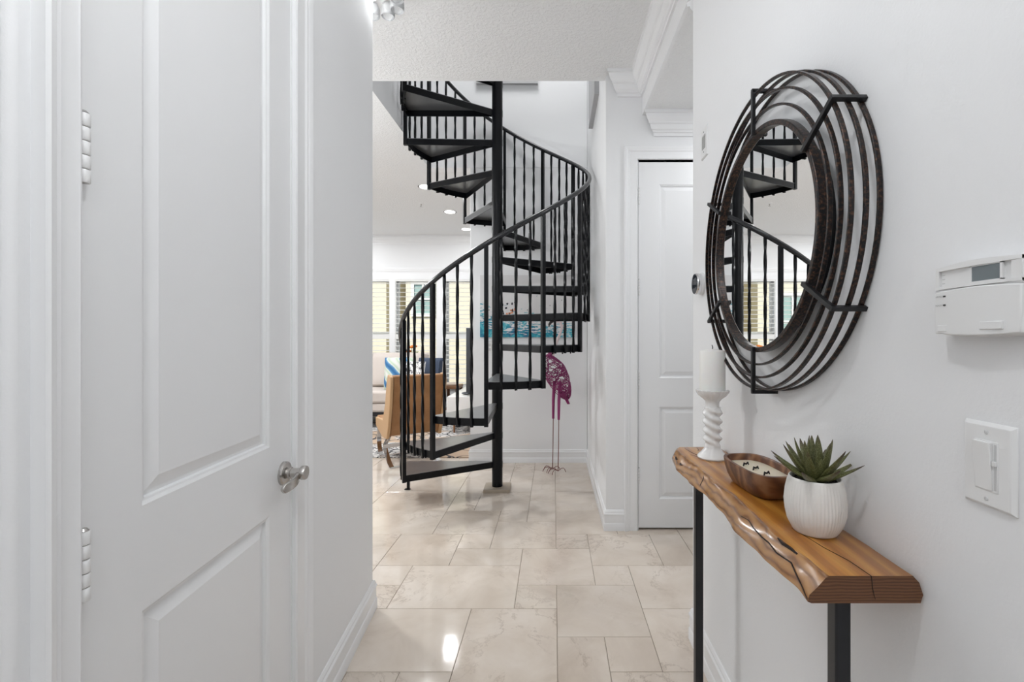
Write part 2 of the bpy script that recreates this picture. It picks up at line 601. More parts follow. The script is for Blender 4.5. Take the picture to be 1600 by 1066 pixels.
# ceilings
m = MB()
m.box(XL, XR + 0.11, -2.0, YO, CEIL, SLAB)
m.box(XL, XO, YO, YB, CEIL, SLAB)
m.box(XL, 1.5, YB + 0.12, YW, CEIL, SLAB)
m.box(XL, XO, YB, YB + 0.12, CEIL, SLAB)
struct(m.build('ceiling', 'ceiling_texture'), 'white textured ceiling over hall and living room', 'ceiling')
struct(MB().box(XR + 0.016, 2.0, YC, YD, ALC, CEIL).build('ceiling_alcove', 'ceiling_texture'), 'lower textured ceiling of the door alcove', 'ceiling')
m = MB()
m.box(XO, XO + 0.012, YO, YB, CEIL, SLAB + 0.03)
m.box(XO, XS, YO - 0.0, YO + 0.012, CEIL, SLAB + 0.03)
struct(m.build('trim_1', 'wall_paint'), 'smooth white lining around the stair opening', 'trim')
struct(MB().box(XL, XS + 0.12, 1.0, YB + 0.12, 5.75, 5.85).build('ceiling_upper', 'wall_paint'), 'ceiling of the upper storey over the stair', 'ceiling')

# walls
wr = MB().box(XR, XR + 0.12, -2.0, YC, 0, CEIL)
struct(wr.build('wall_right', 'wall_paint'), 'white hall wall carrying mirror and console table', 'wall')
struct(MB().box(XR + 0.12, 2.1, YC - 0.12, YC, 0, CEIL).build('wall_alcove_near', 'wall_paint'), 'near wall of the door alcove', 'wall')
struct(MB().box(2.0, 2.1, YC, YD + 0.12, 0, CEIL).build('wall_alcove_side', 'wall_paint'), 'side wall of the door alcove', 'wall')
struct(MB().box(XR, XR + 0.016, YC, YD, ALC, CEIL).build('wall_header', 'trim_paint'), 'white header face above the alcove opening', 'wall')
# alcove door wall with its opening
DX0, DX1, DH = 0.556, 1.27, 2.44
m = MB()
m.box(XS, DX0, YD, YD + 0.12, 0, CEIL)
m.box(DX1, 2.0, YD, YD + 0.12, 0, CEIL)
m.box(DX0, DX1, YD, YD + 0.12, DH, CEIL)
struct(m.build('wall_alcove_door', 'wall_paint'), 'white wall around the alcove door', 'wall')
struct(MB().box(DX0 - 0.2, DX1 + 0.2, YD + 0.12, YD + 0.16, 0, CEIL).build('shade_panel_alcove', 'dark_base'), 'near-black panel standing in for shade behind the alcove door', 'wall')  # dark sheet painted as the shade in the door gaps
struct(MB().box(XS, XS + 0.12, YD + 0.12, YB + 0.12, 0, 5.8).box(XS, XS + 0.12, YD, YD + 0.12, CEIL, 5.8).build('wall_stair_right', 'wall_paint'), 'white wall to the right of the spiral stair', 'wall')
m = MB()
m.box(XBE, XS, YB, YB + 0.12, 0, CEIL)
m.box(XO, XS, YB, YB + 0.12, CEIL, 5.8)
struct(m.build('wall_stair_back', 'wall_paint', bevel=0.006), 'white wall behind the spiral stair', 'wall')
m = MB()
m.box(XL, XS, 1.0, 1.1, SLAB, 5.8)
m.box(XL - 0.1, XL, 1.0, YB + 0.1, SLAB, 5.8)
m.box(XL, XO, YB, YB + 0.12, SLAB, 5.8)
m.box(XS, XS + 0.12, 1.0, YD, SLAB, 5.8)
struct(m.build('wall_upper', 'wall_paint'), 'white walls of the upper storey', 'wall')
# left hall wall (askew) with its door opening; coordinates in the wall's own frame
S0, S1 = 0.581, 2.153
H0, H1 = 0.668, 1.343       # door opening along the wall
m = MB()
m.box(-0.12, 0, S0, H0, 0, CEIL)
m.box(-0.12, 0, H1, S1, 0, CEIL)
m.box(-0.12, 0, H0, H1, 2.45, CEIL)
struct(m.build('wall_left', 'wall_paint', None, (LW0, 0, 0), LWA, bevel=0.010, seg=4), 'white hall wall around the near door', 'wall')
struct(MB().box(-0.16, -0.13, H0 - 0.06, H1 + 0.1, 0, CEIL).build('shade_panel_left', 'dark_base', None, (LW0, 0, 0), LWA), 'near-black panel standing in for shade behind the near door', 'wall')  # shade behind the closed door, put in as a near-black sheet
# rest of the entry and living room shell
m = MB()
m.box(-1.7, XR + 0.12, -2.1, -2.0, 0, CEIL)
m.box(-1.8, -1.7, -2.1, 0.7, 0, CEIL)
m.box(-1.7, -0.90, 0.60, 0.70, 0, CEIL)
struct(m.build('wall_entry', 'wall_paint'), 'white entry walls behind the camera', 'wall')
m = MB()
m.box(XL, -0.99, 2.02, 2.12, 0, CEIL)
m.box(XL - 0.1, XL, 2.02, YW + 0.1, 0, CEIL)
m.box(1.4, 1.5, YB + 0.12, YW, 0, CEIL)
m.box(XS, 1.5, YB + 0.0, YB + 0.12, 0, CEIL)
struct(m.build('wall_living', 'wall_paint'), 'white living room walls', 'wall')
# window wall with four openings
WZ0, WZ1 = 0.44, 2.26
WINX = [(-4.28, -3.57), (-3.49, -2.78), (-2.69, -1.98), (-1.84, -1.13)]
m = MB()
m.box(XL, 1.5, YW, YW + 0.14, 0, WZ0)
m.box(XL, 1.5, YW, YW + 0.14, WZ1, CEIL)
xs = [XL] + [x for w_ in WINX for x in w_] + [1.5]
for k in range(0, len(xs), 2):
    m.box(xs[k], xs[k + 1], YW, YW + 0.14, WZ0, WZ1)
struct(m.build('wall_window', 'wall_paint'), 'white living room wall with shuttered windows', 'wall')

# mouldings
CROWN = [(0, 0), (0.085, 0), (0.085, -0.020), (0.076, -0.022), (0.074, -0.034), (0.066, -0.052), (0.054, -0.064), (0.052, -0.074), (0.043, -0.077), (0.040, -0.090), (0.032, -0.106), (0.024, -0.112), (0.022, -0.121), (0.013, -0.124), (0.012, -0.143), (0, -0.143)]
BASE = [(0, 0), (0.015, 0), (0.015, 0.045), (0.013, 0.050), (0.011, 0.052), (0.011, 0.098), (0.014, 0.102), (0.014, 0.110), (0.009, 0.118), (0.009, 0.124), (0.004, 0.134), (0, 0.136)]
Z = (0, 0, 1)
m = MB().extrude(CROWN, (XR, -2.0, CEIL), (XR, YD, CEIL), (-1, 0, 0), Z, 0, -1)
m.extrude(CROWN, (XS, YD, CEIL), (XR, YD, CEIL), (0, -1, 0), Z, -1, -1, 0.085, 0)
struct(m.build('trim_2', 'trim_paint', angle=25), 'white crown moulding along hall ceiling and header', 'trim')
m = MB().extrude(CROWN, (XR, YD, ALC), (2.0, YD, ALC), (0, -1, 0), Z, -1, 0, 0.085, 0)
m.extrude(CROWN, (XR + 0.0, YC, ALC), (2.0, YC, ALC), (0, 1, 0), Z, -1, 0, 0.085, 0)
struct(m.build('trim_3', 'trim_paint', angle=25), 'white crown moulding under the alcove ceiling', 'trim')
m = MB().extrude(CROWN, (XL, YW, CEIL), (1.4, YW, CEIL), (0, -1, 0), Z)
struct(m.build('trim_4', 'trim_paint', angle=25), 'white crown moulding above the living room windows', 'trim')
# baseboards
m = MB().extrude(BASE, (0, 1.455, 0), (0, S1, 0), (1, 0, 0), Z, 0, 1)
m.extrude(BASE, (0, S1, 0), (-0.12, S1, 0), (0, 1, 0), Z, -1, 0)
struct(m.build('baseboard_left', 'trim_paint', None, (LW0, 0, 0), LWA, angle=25), 'white baseboard along the left hall wall', 'baseboard')
m = MB().extrude(BASE, (XR, -2.0, 0), (XR, YC, 0), (-1, 0, 0), Z, 0, 1)
m.extrude(BASE, (XR, YC, 0), (2.0, YC, 0), (0, 1, 0), Z, -1, 0)
struct(m.build('baseboard_right', 'trim_paint', angle=25), 'white baseboard under the console table', 'baseboard')
m = MB().extrude(BASE, (XS, YB, 0), (XS, YD, 0), (-1, 0, 0), Z, 1, 1)
m.extrude(BASE, (XS, YD, 0), (0.466, YD, 0), (0, -1, 0), Z, -1, 0)
struct(m.build('baseboard_stair', 'trim_paint', angle=25), 'white baseboard right of the spiral stair', 'baseboard')
m = MB().extrude(BASE, (XBE, YB, 0), (XS, YB, 0), (0, -1, 0), Z, -1, -1)
m.extrude(BASE, (XBE, YB + 0.12, 0), (XBE, YB, 0), (-1, 0, 0), Z, 0, 1)
struct(m.build('baseboard_back', 'trim_paint', angle=25), 'white baseboard on the wall behind the stair', 'baseboard')
m = MB().extrude(BASE, (XL, YW, 0), (1.4, YW, 0), (0, -1, 0), Z)
struct(m.build('baseboard_window', 'trim_paint', angle=25), 'white baseboard under the living room windows', 'baseboard')

# casing profiles: u across the width (0 = inner edge), v = proud of wall
def casing_prof(w):
    return [(0, 0), (0, 0.010), (0.006, 0.013), (0.012, 0.011), (w * 0.55, 0.012), (w * 0.62, 0.016), (w * 0.70, 0.015), (w * 0.78, 0.019), (w * 0.92, 0.021), (w, 0.018), (w, 0)]


def casing(mb, x0, x1, ztop, wl_, wr_, plane, axis, out):
    """left and right legs plus head; axis = along-wall unit, out = wall normal"""
    ax, ou = Vector(axis), Vector(out)
    P = lambda a, z: Vector(plane) + ax * a + Vector((0, 0, z))
    wt = max(wl_, wr_)
    mb.extrude(casing_prof(wl_), P(x0, 0), P(x0, ztop), -ax, ou, 0, wt / wl_)
    mb.extrude(casing_prof(wr_), P(x1, 0), P(x1, ztop), ax, ou, 0, wt / wr_)
    mb.extrude(casing_prof(wt), P(x0, ztop), P(x1, ztop), (0, 0, 1), ou, -wl_ / wt, wr_ / wt)
    return mb


m = MB()
casing(m, DX0 - 0.003, DX1 + 0.003, DH + 0.005, 0.089, 0.089, (0, YD, 0), (1, 0, 0), (0, -1, 0))
m.box(DX0 - 0.003, DX0 + 0.004, YD, YD + 0.12, 0, DH + 0.005)
m.box(DX1 - 0.004, DX1 + 0.003, YD, YD + 0.12, 0, DH + 0.005)
m.box(DX0, DX1, YD, YD + 0.12, DH - 0.0, DH + 0.005)
struct(m.build('trim_5', 'trim_paint', angle=25), 'white casing around the alcove door', 'trim')
m = MB()
casing(m, H0, H1, 2.45, 0.062, 0.104, (0, 0, 0), (0, 1, 0), (1, 0, 0))
m.box(-0.12, 0, H0, H0 + 0.005, 0, 2.45)
m.box(-0.12, 0, H1 - 0.006, H1, 0, 2.45)
m.box(-0.12, 0, H0, H1, 2.445, 2.45)
struct(m.build('trim_6', 'trim_paint', None, (LW0, 0, 0), LWA, angle=25), 'white casing around the near left door', 'trim')


# ------------------------------------------------------------------ doors
def door(name, label, W, H, stile, panels, loc, rotz, hinge_z, hinge_r, lever=None):
    """local: x along the width from the hinge edge, -y towards the viewer, z up"""
    root = empty(name, loc, rotz)
    struct(root, label, 'door')
    th = 0.036
    m = MB()
    m.box(0, W, 0.012, th, 0, H)
    m.box(0, stile, 0, 0.012, 0, H)
    m.box(W - stile, W, 0, 0.012, 0, H)
    zz = [0] + [z for p in panels for z in p] + [H]
    for k in range(0, len(zz), 2): m.box(stile, W - stile, 0, 0.012, zz[k], zz[k + 1])
    m.build('slab', 'door_paint', root)
    for z0, z1 in panels:
        p = MB()
        x0, x1 = stile, W - stile

        def ring(i, y): return [(x0 + i, y, z0 + i), (x1 - i, y, z0 + i), (x1 - i, y, z1 - i), (x0 + i, y, z1 - i)]
        prof = [(0.0, 0.0), (0.006, 0.004), (0.010, 0.005), (0.012, 0.0115), (0.016, 0.0115), (0.020, 0.0105), (0.042, 0.003)]
        vs = [q for i, y in prof for q in ring(i, y)]
        fs = [(4 * a + k, 4 * a + (k + 1) % 4, 4 * a + 4 + (k + 1) % 4, 4 * a + 4 + k) for a in range(len(prof) - 1) for k in range(4)]
        L = 4 * (len(prof) - 1)
        fs.append((L, L + 1, L + 2, L + 3))
        p.add(vs, fs)
        p.build('panel', 'door_paint', root, angle=15)
    for hz in hinge_z:
        hm = MB().box(-0.004, 0.004, -0.001, 0.02, -0.052, 0.052)
        h = hm.build('hinge', 'trim_paint', root, (0.0, 0, hz))
        seg = 0.104 / 5
        for k in range(5):
            hk = MB().lathe([(hinge_r * 0.9, 0.0008), (hinge_r, 0.002), (hinge_r, seg - 0.002), (hinge_r * 0.9, seg - 0.0008)], 18)
            hk.build('knuckle', 'plastic_white', h, (0, -hinge_r * 0.75, -0.052 + k * seg))
        MB().lathe([(hinge_r * 0.7, -0.0515), (hinge_r * 0.7, 0.0515)], 12).lathe([(hinge_r * 0.85, 0.052), (hinge_r * 0.5, 0.0555)], 12).build('pin', 'crack_dark' if False else 'brushed_nickel', h, (0, -hinge_r * 0.75, 0))
    if lever:
        lx, lz = lever
        RM = Matrix.Rotation(PI / 2, 4, 'X')       # lathe axis z -> -y
        lv = MB().lathe([(0.033, 0), (0.033, 0.006), (0.030, 0.010), (0.020, 0.012)], 40, RM).build('lever_handle', 'brushed_nickel', root, (lx, 0, lz))
        MB().lathe([(0.014, 0.010), (0.014, 0.016), (0.0165, 0.017), (0.0165, 0.022), (0.0135, 0.023), (0.0135, 0.052)], 32, RM).build('neck', 'brushed_nickel', lv)
        MB().lathe([(0.018, 0.048), (0.0195, 0.050), (0.0195, 0.060), (0.018, 0.0625)], 36, RM).build('end_disc', 'brushed_nickel', lv)
        lb = MB()
        N = 12
        vs = []
        for k in range(N + 1):
            u = k / N
            x = -0.006 - 0.098 * u
            y = -0.042 - 0.010 * math.sin(u * PI * 0.9)
            hz = 0.0150 - 0.003 * u
            zc = -0.009 - 0.006 * u
            ed = 1.0 if u < 0.9 else math.sqrt(max(0.05, 1 - ((u - 0.9) / 0.1) ** 2))
            for (dy, dz) in ((-0.0042, -hz * ed), (0.0042, -hz * ed), (0.0042, hz * ed), (-0.0042, hz * ed)):
                vs.append((x, y + dy, zc + dz))
        fs = [(4 * k + a, 4 * k + (a + 1) % 4, 4 * k + 4 + (a + 1) % 4, 4 * k + 4 + a) for k in range(N) for a in range(4)] + [(3, 2, 1, 0), (4 * N, 4 * N + 1, 4 * N + 2, 4 * N + 3)]
        lb.add(vs, fs)
        lb.build('lever', 'brushed_nickel', lv, bevel=0.002)
    return root


door('door_1', 'white two-panel door with nickel lever handle on the left hall wall', H1 - H0 - 0.014, 2.43, 0.118, [(0.20, 0.79), (0.972, 2.28)],
     (LW0 - 0.002 * math.cos(LWA) - (H0 + 0.008) * math.sin(LWA), (H0 + 0.008) * math.cos(LWA) - 0.002 * math.sin(LWA), 0.008), LWA + PI / 2, (0.245, 0.926, 1.541, 2.2), 0.0085, (0.618, 0.881))
door('door_2', 'white two-panel alcove door beside the stairwell corner', DX1 - DX0 - 0.014, 2.418, 0.135, [(0.19, 0.80), (0.99, 2.27)],
     (DX0 + 0.007, YD + 0.006, 0.014), 0.0, (0.345, 0.97, 1.59, 2.19), 0.0065)

# ------------------------------------------------------------------ windows with plantation shutters
LOUV = {}


def window(n, x0, x1):
    root = empty('window_%d' % n, ((x0 + x1) / 2, YW, WZ0))
    struct(root, ['tall shuttered window furthest left in the living room', 'tall shuttered window second from the left', 'tall shuttered window behind the sofa pillows', 'tall shuttered window beside the television'][n - 1], 'window')
    W, H = (x1 - x0), WZ1 - WZ0
    hw = W / 2
    f = MB()
    for s in (-1, 1): f.box(min(s * hw, s * (hw - 0.035)), max(s * hw, s * (hw - 0.035)), 0.09, 0.14, 0, H)
    f.box(-hw, hw, 0.09, 0.14, 0, 0.035).box(-hw, hw, 0.09, 0.14, H - 0.035, H).box(-hw, hw, 0.095, 0.135, H * 0.5 - 0.02, H * 0.5 + 0.02)
    f.build('window_frame', 'shutter_paint', root)
    MB().box(-hw + 0.03, hw - 0.03, 0.112, 0.116, 0.03, H - 0.03).build('pane', 'window_glass', root)
    sh = MB()
    for s in (-1, 1): sh.box(min(s * hw, s * (hw - 0.012)), max(s * hw, s * (hw - 0.012)), -0.01, 0.03, 0, H)
    zm = 0.85
    sh.box(-hw, hw, -0.006, 0.026, 0, 0.03).box(-hw, hw, -0.006, 0.026, H - 0.03, H).box(-hw, hw, -0.006, 0.026, zm - 0.04, zm + 0.04)
    s = sh.build('shutter', 'shutter_paint', root, bevel=0.002)
    key = round(W, 3)
    if key not in LOUV:
        lm = MB()
        prof = [(-0.033, 0), (-0.02, 0.0042), (0, 0.0055), (0.02, 0.0042), (0.033, 0), (0.02, -0.0042), (0, -0.0055), (-0.02, -0.0042)]
        R = Matrix.Rotation(math.radians(9), 2)
        prof = [tuple(R @ Vector(p)) for p in prof]
        lm.extrude(prof, (-hw + 0.013, 0, 0), (hw - 0.013, 0, 0), (0, 1, 0), (0, 0, 1))
        LOUV[key] = lm.mesh('louver', 'shutter_paint', 50)
    pitch = 0.0725
    for (a, b) in ((0.03, zm - 0.04), (zm + 0.04, H - 0.03)):
        k = int((b - a) / pitch)
        d = (b - a) / k
        for q in range(k):
            link('louver', LOUV[key], s, (0, 0.010, a + d * (q + 0.5)))


for n, (x0, x1) in enumerate(WINX): window(n + 1, x0, x1)
# common casing round the window group
m = MB()
m.extrude(casing_prof(0.12), (WINX[0][0] - 0.0, YW, WZ1 + 0.08), (WINX[-1][1] + 0.0, YW, WZ1 + 0.08), (0, 0, 1), (0, -1, 0), -1, 1)
m.box(WINX[0][0] - 0.08, WINX[-1][1] + 0.08, YW - 0.012, YW, WZ1, WZ1 + 0.09)
m.box(WINX[0][0] - 0.1, WINX[0][0], YW - 0.02, YW, WZ0, WZ1 + 0.02)
m.box(WINX[-1][1], WINX[-1][1] + 0.1, YW - 0.02, YW, WZ0, WZ1 + 0.02)
for a, b in zip(WINX[:-1], WINX[1:]): m.box(a[1], b[0], YW - 0.016, YW, WZ0, WZ1)
m.box(WINX[0][0] - 0.12, WINX[-1][1] + 0.12, YW - 0.04, YW, WZ0 - 0.03, WZ0)
struct(m.build('trim_7', 'trim_paint', angle=25), 'white casing and sill around the shuttered windows', 'trim')

# ------------------------------------------------------------------ outside the windows
g = MB().box(-40, 40, YW + 0.3, 60, -3.3, -3.0).build('ground_outside', 'street')
struct(g, 'pale street far below the windows', 'ground')


def house(loc, W, H, D, wins, label):
    root = empty('neighbour_building', loc, 0, label, 'building')
    MB().box(-W / 2, W / 2, 0, D, 0, H).build('wall', 'stucco_cream', root)
    MB().box(-W / 2 - 0.2, W / 2 + 0.2, -0.25, D, H, H + 0.25).build('cornice', 'stucco_trim', root)
    for (x, z, w, h) in wins:
        wf = MB().box(-w / 2 - 0.09, w / 2 + 0.09, -0.06, 0, -0.09, 0).box(-w / 2 - 0.09, w / 2 + 0.09, -0.06, 0, h, h + 0.09).box(-w / 2 - 0.09, -w / 2, -0.06, 0, 0, h).box(w / 2, w / 2 + 0.09, -0.06, 0, 0, h)
        wf.box(-0.025, 0.025, -0.05, 0, 0, h).box(-w / 2, w / 2, -0.05, 0, h / 2 - 0.025, h / 2 + 0.025)
        f = wf.build('window', 'leaf_green' if False else 'stucco_trim', root, (x, 0, z))
        MB().box(-w / 2, w / 2, -0.02, 0, 0, h).build('pane', 'far_glass', f)


house((-1.2, 13.0, -3.0), 6.0, 11, 4, [(-2.5, 4.96, 0.5, 0.82), (1.0, 4.96, 0.5, 0.82), (-2.5, 2.2, 0.6, 1.2)], 'cream stucco house seen through the shutters by the television')
house((-8.1, 13.4, -3.0), 6.4, 11, 4, [(-2.0, 4.0, 0.6, 1.5), (0.2, 4.0, 0.6, 1.5), (2.2, 4.0, 0.6, 1.5)], 'cream stucco house seen through the shutters in the mirror')


def tree(loc, r, h, label):
    root = empty('garden_tree', loc, 0, label, 'tree')
    MB().tube([(0, 0, 0), (0.05, 0, h * 0.5), (0, 0.05, h)], [0.12, 0.09, 0.06], 8).build('trunk', 'brown_wood', root)
    m = MB()
    rn = random.Random(int(r * 1000))
    for k in range(420):
        a, b, q = rn.random() * 2 * PI, math.acos(2 * rn.random() - 1), r * (0.5 + 0.5 * rn.random())
        c = Vector((q * math.sin(b) * math.cos(a), q * math.sin(b) * math.sin(a), h + q * 0.8 * math.cos(b)))
        d = Vector((rn.uniform(-1, 1), rn.uniform(-1, 1), rn.uniform(-1, 1))).normalized()
        e = d.cross(Vector((0.3, 0.7, 0.5))).normalized()
        L, w = 0.22, 0.09
        m.add([c, c + d * L * 0.5 + e * w, c + d * L, c + d * L * 0.5 - e * w], [(0, 1, 2, 3)])
    o = m.build('foliage', 'leaf_green', root)
    o['kind'] = 'stuff'


tree((-3.9, 11.2, -3.0), 1.0, 2.6, 'leafy green tree outside the window behind the sofa')
tree((-1.6, 11.4, -3.0), 0.7, 2.3, 'small leafy tree outside the window by the television')
tree((-6.0, 11.2, -3.0), 1.1, 3.9, 'leafy tree outside the far left window')

# ------------------------------------------------------------------ spiral staircase
CX, CY = -0.473, 3.845
RISE, T0, TH0, DT = 0.2455, 0.236, 211.5, 30.0
RT, RP, RH = 0.752, 0.766, 0.772
RAILH = 1.168
NT_ = 14
st = empty('spiral_staircase', (CX, CY, 0), 0, 'black metal spiral staircase with twisted balusters and curved handrail', 'staircase')
MB().lathe([(0.0445, 0.0265), (0.0445, 4.75), (0.02, 4.78)], 36).build('pole', 'black_paint', st)


def tread_mesh():
    m = MB()
    a0, a1 = math.radians(-DT - 1.2), math.radians(0.6)
    N = 10
    fl_, tt, fh = 0.005, 0.004, 0.054
    outer = [(RT * math.cos(a0 + (a1 - a0) * k / N), RT * math.sin(a0 + (a1 - a0) * k / N)) for k in range(N + 1)]
    ri = 0.046
    inner = [(ri * math.cos(a1), ri * math.sin(a1)), (ri * math.cos(a0), ri * math.sin(a0))]
    pl = MB().prism(outer + inner, -tt, 0).mesh('plate', 'tread_plate', 30)
    # radial flanges
    for a, s in ((a0, 1), (a1, -1)):
        d = Vector((math.cos(a), math.sin(a), 0))
        nrm = Vector((-math.sin(a), math.cos(a), 0)) * s
        p0, p1 = d * ri, d * RT
        q0, q1 = p0 + nrm * fl_, p1 + nrm * fl_
        m.prism([(p0.x, p0.y), (p1.x, p1.y), (q1.x, q1.y), (q0.x, q0.y)], -fh, -tt)
    # outer flange
    for k in range(N):
        (x0, y0), (x1, y1) = outer[k], outer[k + 1]
        f = 1 - fl_ / RT
        m.prism([(x0, y0), (x1, y1), (x1 * f, y1 * f), (x0 * f, y0 * f)], -fh, -tt)
    m.lathe([(0.0462, -fh), (0.0462, -tt)], 28, cap=False)
    return m.mesh('tread', 'black_paint', 30), pl


def square_bar(name, hw, z0, z1, turns, mat):
    n = max(2, int(abs(turns) * 16)) if turns else 1
    pts = [(0, 0, z0 + (z1 - z0) * k / n) for k in range(n + 1)]
    tw = [2 * PI * turns * k / n for k in range(n + 1)]
    return MB().tube(pts, hw, square=True, twist=tw, up=(1, 0, 0)).mesh(name, mat, 40)


def helix(k): return T0 + RISE * k


tm, plm = tread_mesh()
pm = square_bar('post', 0.0135, -0.056, RAILH - 0.004, 0, 'black_paint')
bms = [square_bar('baluster', 0.008, -0.060, RAILH - 0.004 - RISE * (0.25 * q), 1.6, 'black_paint') for q in (1, 2, 3)]
bolt = MB().lathe([(0.006, 0), (0.006, 0.006), (0.003, 0.009)], 8, Matrix.Rotation(PI / 2, 4, 'Y')).mesh('bolt', 'black_paint')
for k in range(NT_):
    a = math.radians(TH0 + DT * k)
    tr = link('tread', tm, st, (0, 0, helix(k)), a)
    link('plate', plm, tr)
    link('post', pm, st, (RP * math.cos(a), RP * math.sin(a), helix(k)), a)
    for q in (1, 2, 3):
        b = a - math.radians(7.5 * q)
        link('baluster', bms[q - 1], st, (RP * math.cos(b), RP * math.sin(b), helix(k)), b)
        link('bolt', bolt, tr, ((RT - 0.015) * math.cos(-math.radians(7.5 * q)), (RT - 0.015) * math.sin(-math.radians(7.5 * q)), -0.06))
hr = []
for k in range(0, 14 * 10 + 11):
    u = k / 10 - 1.0
    a = math.radians(TH0 + DT * u)
    hr.append((RH * math.cos(a), RH * math.sin(a), helix(u) + RAILH + 0.006))
MB().tube(hr, 0.0175, 12).build('handrail', 'rail_paint', st, angle=60)
a = math.radians(TH0 - DT)
ft = MB().tube([(0, 0, 0.0), (0, 0, helix(0) - 0.05)], 0.011, square=True, up=(1, 0, 0)).build('foot', 'black_paint', st, (RT * 0.985 * math.cos(a), RT * 0.985 * math.sin(a), 0.0))
MB().box(-0.03, 0.014, -0.013, 0.013, 0.0, 0.008).build('foot_plate', 'black_paint', ft)
tag(MB().box(-0.112, 0.105, -0.105, 0.10, 0.0, 0.026).build('stone_pad', 'stone_pad', None, (CX + 0.005, CY, 0), 0.03, bevel=0.004), 'beige marble pad under the staircase pole', 'stone pad')

# ------------------------------------------------------------------ round mirror on the right wall
MY, MZ = 1.197, 1.522
mr = empty('round_mirror', (XR, MY, MZ), 0, 'round mirror in a black iron frame of concentric hoops on the right wall', 'mirror')


def hoop(r, xo, hw_r, hw_x, n=96):
    """square-section hoop in the wall plane, xo = distance off the wall"""
    m = MB()
    vs = []
    for k in range(n):
        a = 2 * PI * k / n
        for dr, dx in ((-hw_r, -hw_x), (hw_r, -hw_x), (hw_r, hw_x), (-hw_r, hw_x)):
            vs.append((-xo + dx, (r + dr) * math.cos(a), (r + dr) * math.sin(a)))
    fs = [(4 * k + q, 4 * k + (q + 1) % 4, 4 * ((k + 1) % n) + (q + 1) % 4, 4 * ((k + 1) % n) + q) for k in range(n) for q in range(4)]
    return m.add(vs, fs)


RY = Matrix.Rotation(-PI / 2, 4, 'Y')
MB().lathe([(0.2795, 0.044), (0.2795, 0.0475)], 96, RY).build('mirror_glass', 'mirror_glass', mr)
MB().lathe([(0.25, 0.0), (0.25, 0.044)], 64, RY).build('backing', 'iron_bar', mr)
fr = hoop(0.2835, 0.0495, 0.0062, 0.0105)
fr.build('mirror_frame', 'rusty_iron', mr, bevel=0.002)
for r, xo in ((0.321, 0.056), (0.354, 0.056), (0.384, 0.056), (0.386, 0.031), (0.386, 0.0065)):
    hoop(r, xo, 0.0026, 0.0046).build('hoop', 'rusty_iron', mr, bevel=0.001)
for k in range(6):
    a = math.radians(30 + 60 * k)
    d = Vector((0, math.cos(a), math.sin(a)))
    b = MB()
    b.tube([d * 0.276 + Vector((-0.063, 0, 0)), d * 0.394 + Vector((-0.063, 0, 0))], 0.0048, square=True, up=(1, 0, 0))
    b.tube([d * 0.3935 + Vector((-0.0675, 0, 0)), d * 0.3935 + Vector((0, 0, 0))], 0.0048, square=True, up=tuple(d))
    b.build('bracket', 'iron_bar', mr, bevel=0.001)

# ------------------------------------------------------------------ console table (live edge slab on two legs)
SY0, SY1, SZ, ST = 0.722, 1.575, 0.851, 0.043
ct = empty('console_table', (0.49, 1.15, 0), 0, 'narrow live edge wooden console table on black metal legs', 'table')
rn = random.Random(11)
NS = 90


def wob(y, a, b, c, d): return a * math.sin(y * 17 + b) + c * math.sin(y * 41 + d) + 0.0007 * math.sin(y * 97 + b * 3)


m = MB()
rows = []
for k in range(NS + 1):
    u = k / NS
    y = SY0 + (SY1 - SY0) * u
    xb = 0.397 + wob(y, 0.006, 1.0, 0.0022, 2.0)
    xt = 0.432 + wob(y, 0.005, 2.4, 0.0018, 0.7) - 0.004 * math.sin(u * PI)
    if u > 0.72:      # notched far corner
        q = (u - 0.72) / 0.28
        xb -= 0.010 * math.sin(q * PI)
        xt -= 0.004 + 0.012 * math.sin(q * PI * 0.8)
    if u > 0.955:
        q = (u - 0.955) / 0.045
        xb += 0.028 * q * q
        xt += 0.016 * q * q
    bul = 0.0035 + 0.0022 * math.sin(y * 13 + 0.5)
    xw = 0.5845 - 0.0015 * abs(math.sin(y * 19))
    z = lambda f: SZ + ST * f
    x_m1 = xt + (xb - xt) * 0.45 - bul
    x_m2 = xt + (xb - xt) * 0.85 - bul * 0.9
    rows.append([(xw - 0.016, y, z(1)), (xt, y, z(1)), (xt - 0.006, y, z(0.93)), (x_m1, y, z(0.62) + 0.0008 * math.sin(y * 31)), (x_m2, y, z(0.30) + 0.0008 * math.sin(y * 27)), (xb, y, z(0.06)), (xb + 0.006, y, z(0)),
                 (xw - 0.004, y, z(0)), (xw, y, z(0.3)), (xw - 0.006, y, z(0.75))])
O = Vector((0.49, 1.15, 0))
P_ = len(rows[0])
vs = [Vector(p) - O for r in rows for p in r]
fs, mi = [], []
for k in range(NS):
    for q in range(P_):
        q2 = (q + 1) % P_
        fs.append((k * P_ + q, k * P_ + q2, (k + 1) * P_ + q2, (k + 1) * P_ + q))
        mi.append(0 if q in (0, 6) else (1 if q in (1, 2, 3, 4, 5) else 1))
for f, q in zip(fs, mi): pass
m.v = [tuple(v_) for v_ in vs]
m.f = fs + [tuple(range(P_)), tuple(NS * P_ + q for q in range(P_))[::-1]]
m.mi = mi + [2, 2]
m.build('slab', ['honey_wood', 'live_edge_wood', 'end_grain_wood'], ct, angle=50)
for (lx, ly) in ((0.485, 0.778), (0.481, 1.52)):
    lg = MB().box(-0.013, 0.013, -0.013, 0.013, 0.004, SZ - 0.004).build('leg', 'leg_metal', ct, (lx - O.x, ly - O.y, 0), bevel=0.003)
    MB().box(-0.03, 0.03, -0.03, 0.03, SZ - 0.005, SZ + 0.001).build('top_plate', 'leg_metal', lg)
    MB().box(-0.028, 0.028, -0.028, 0.028, 0.0, 0.005).build('floor_plate', 'leg_metal', lg)


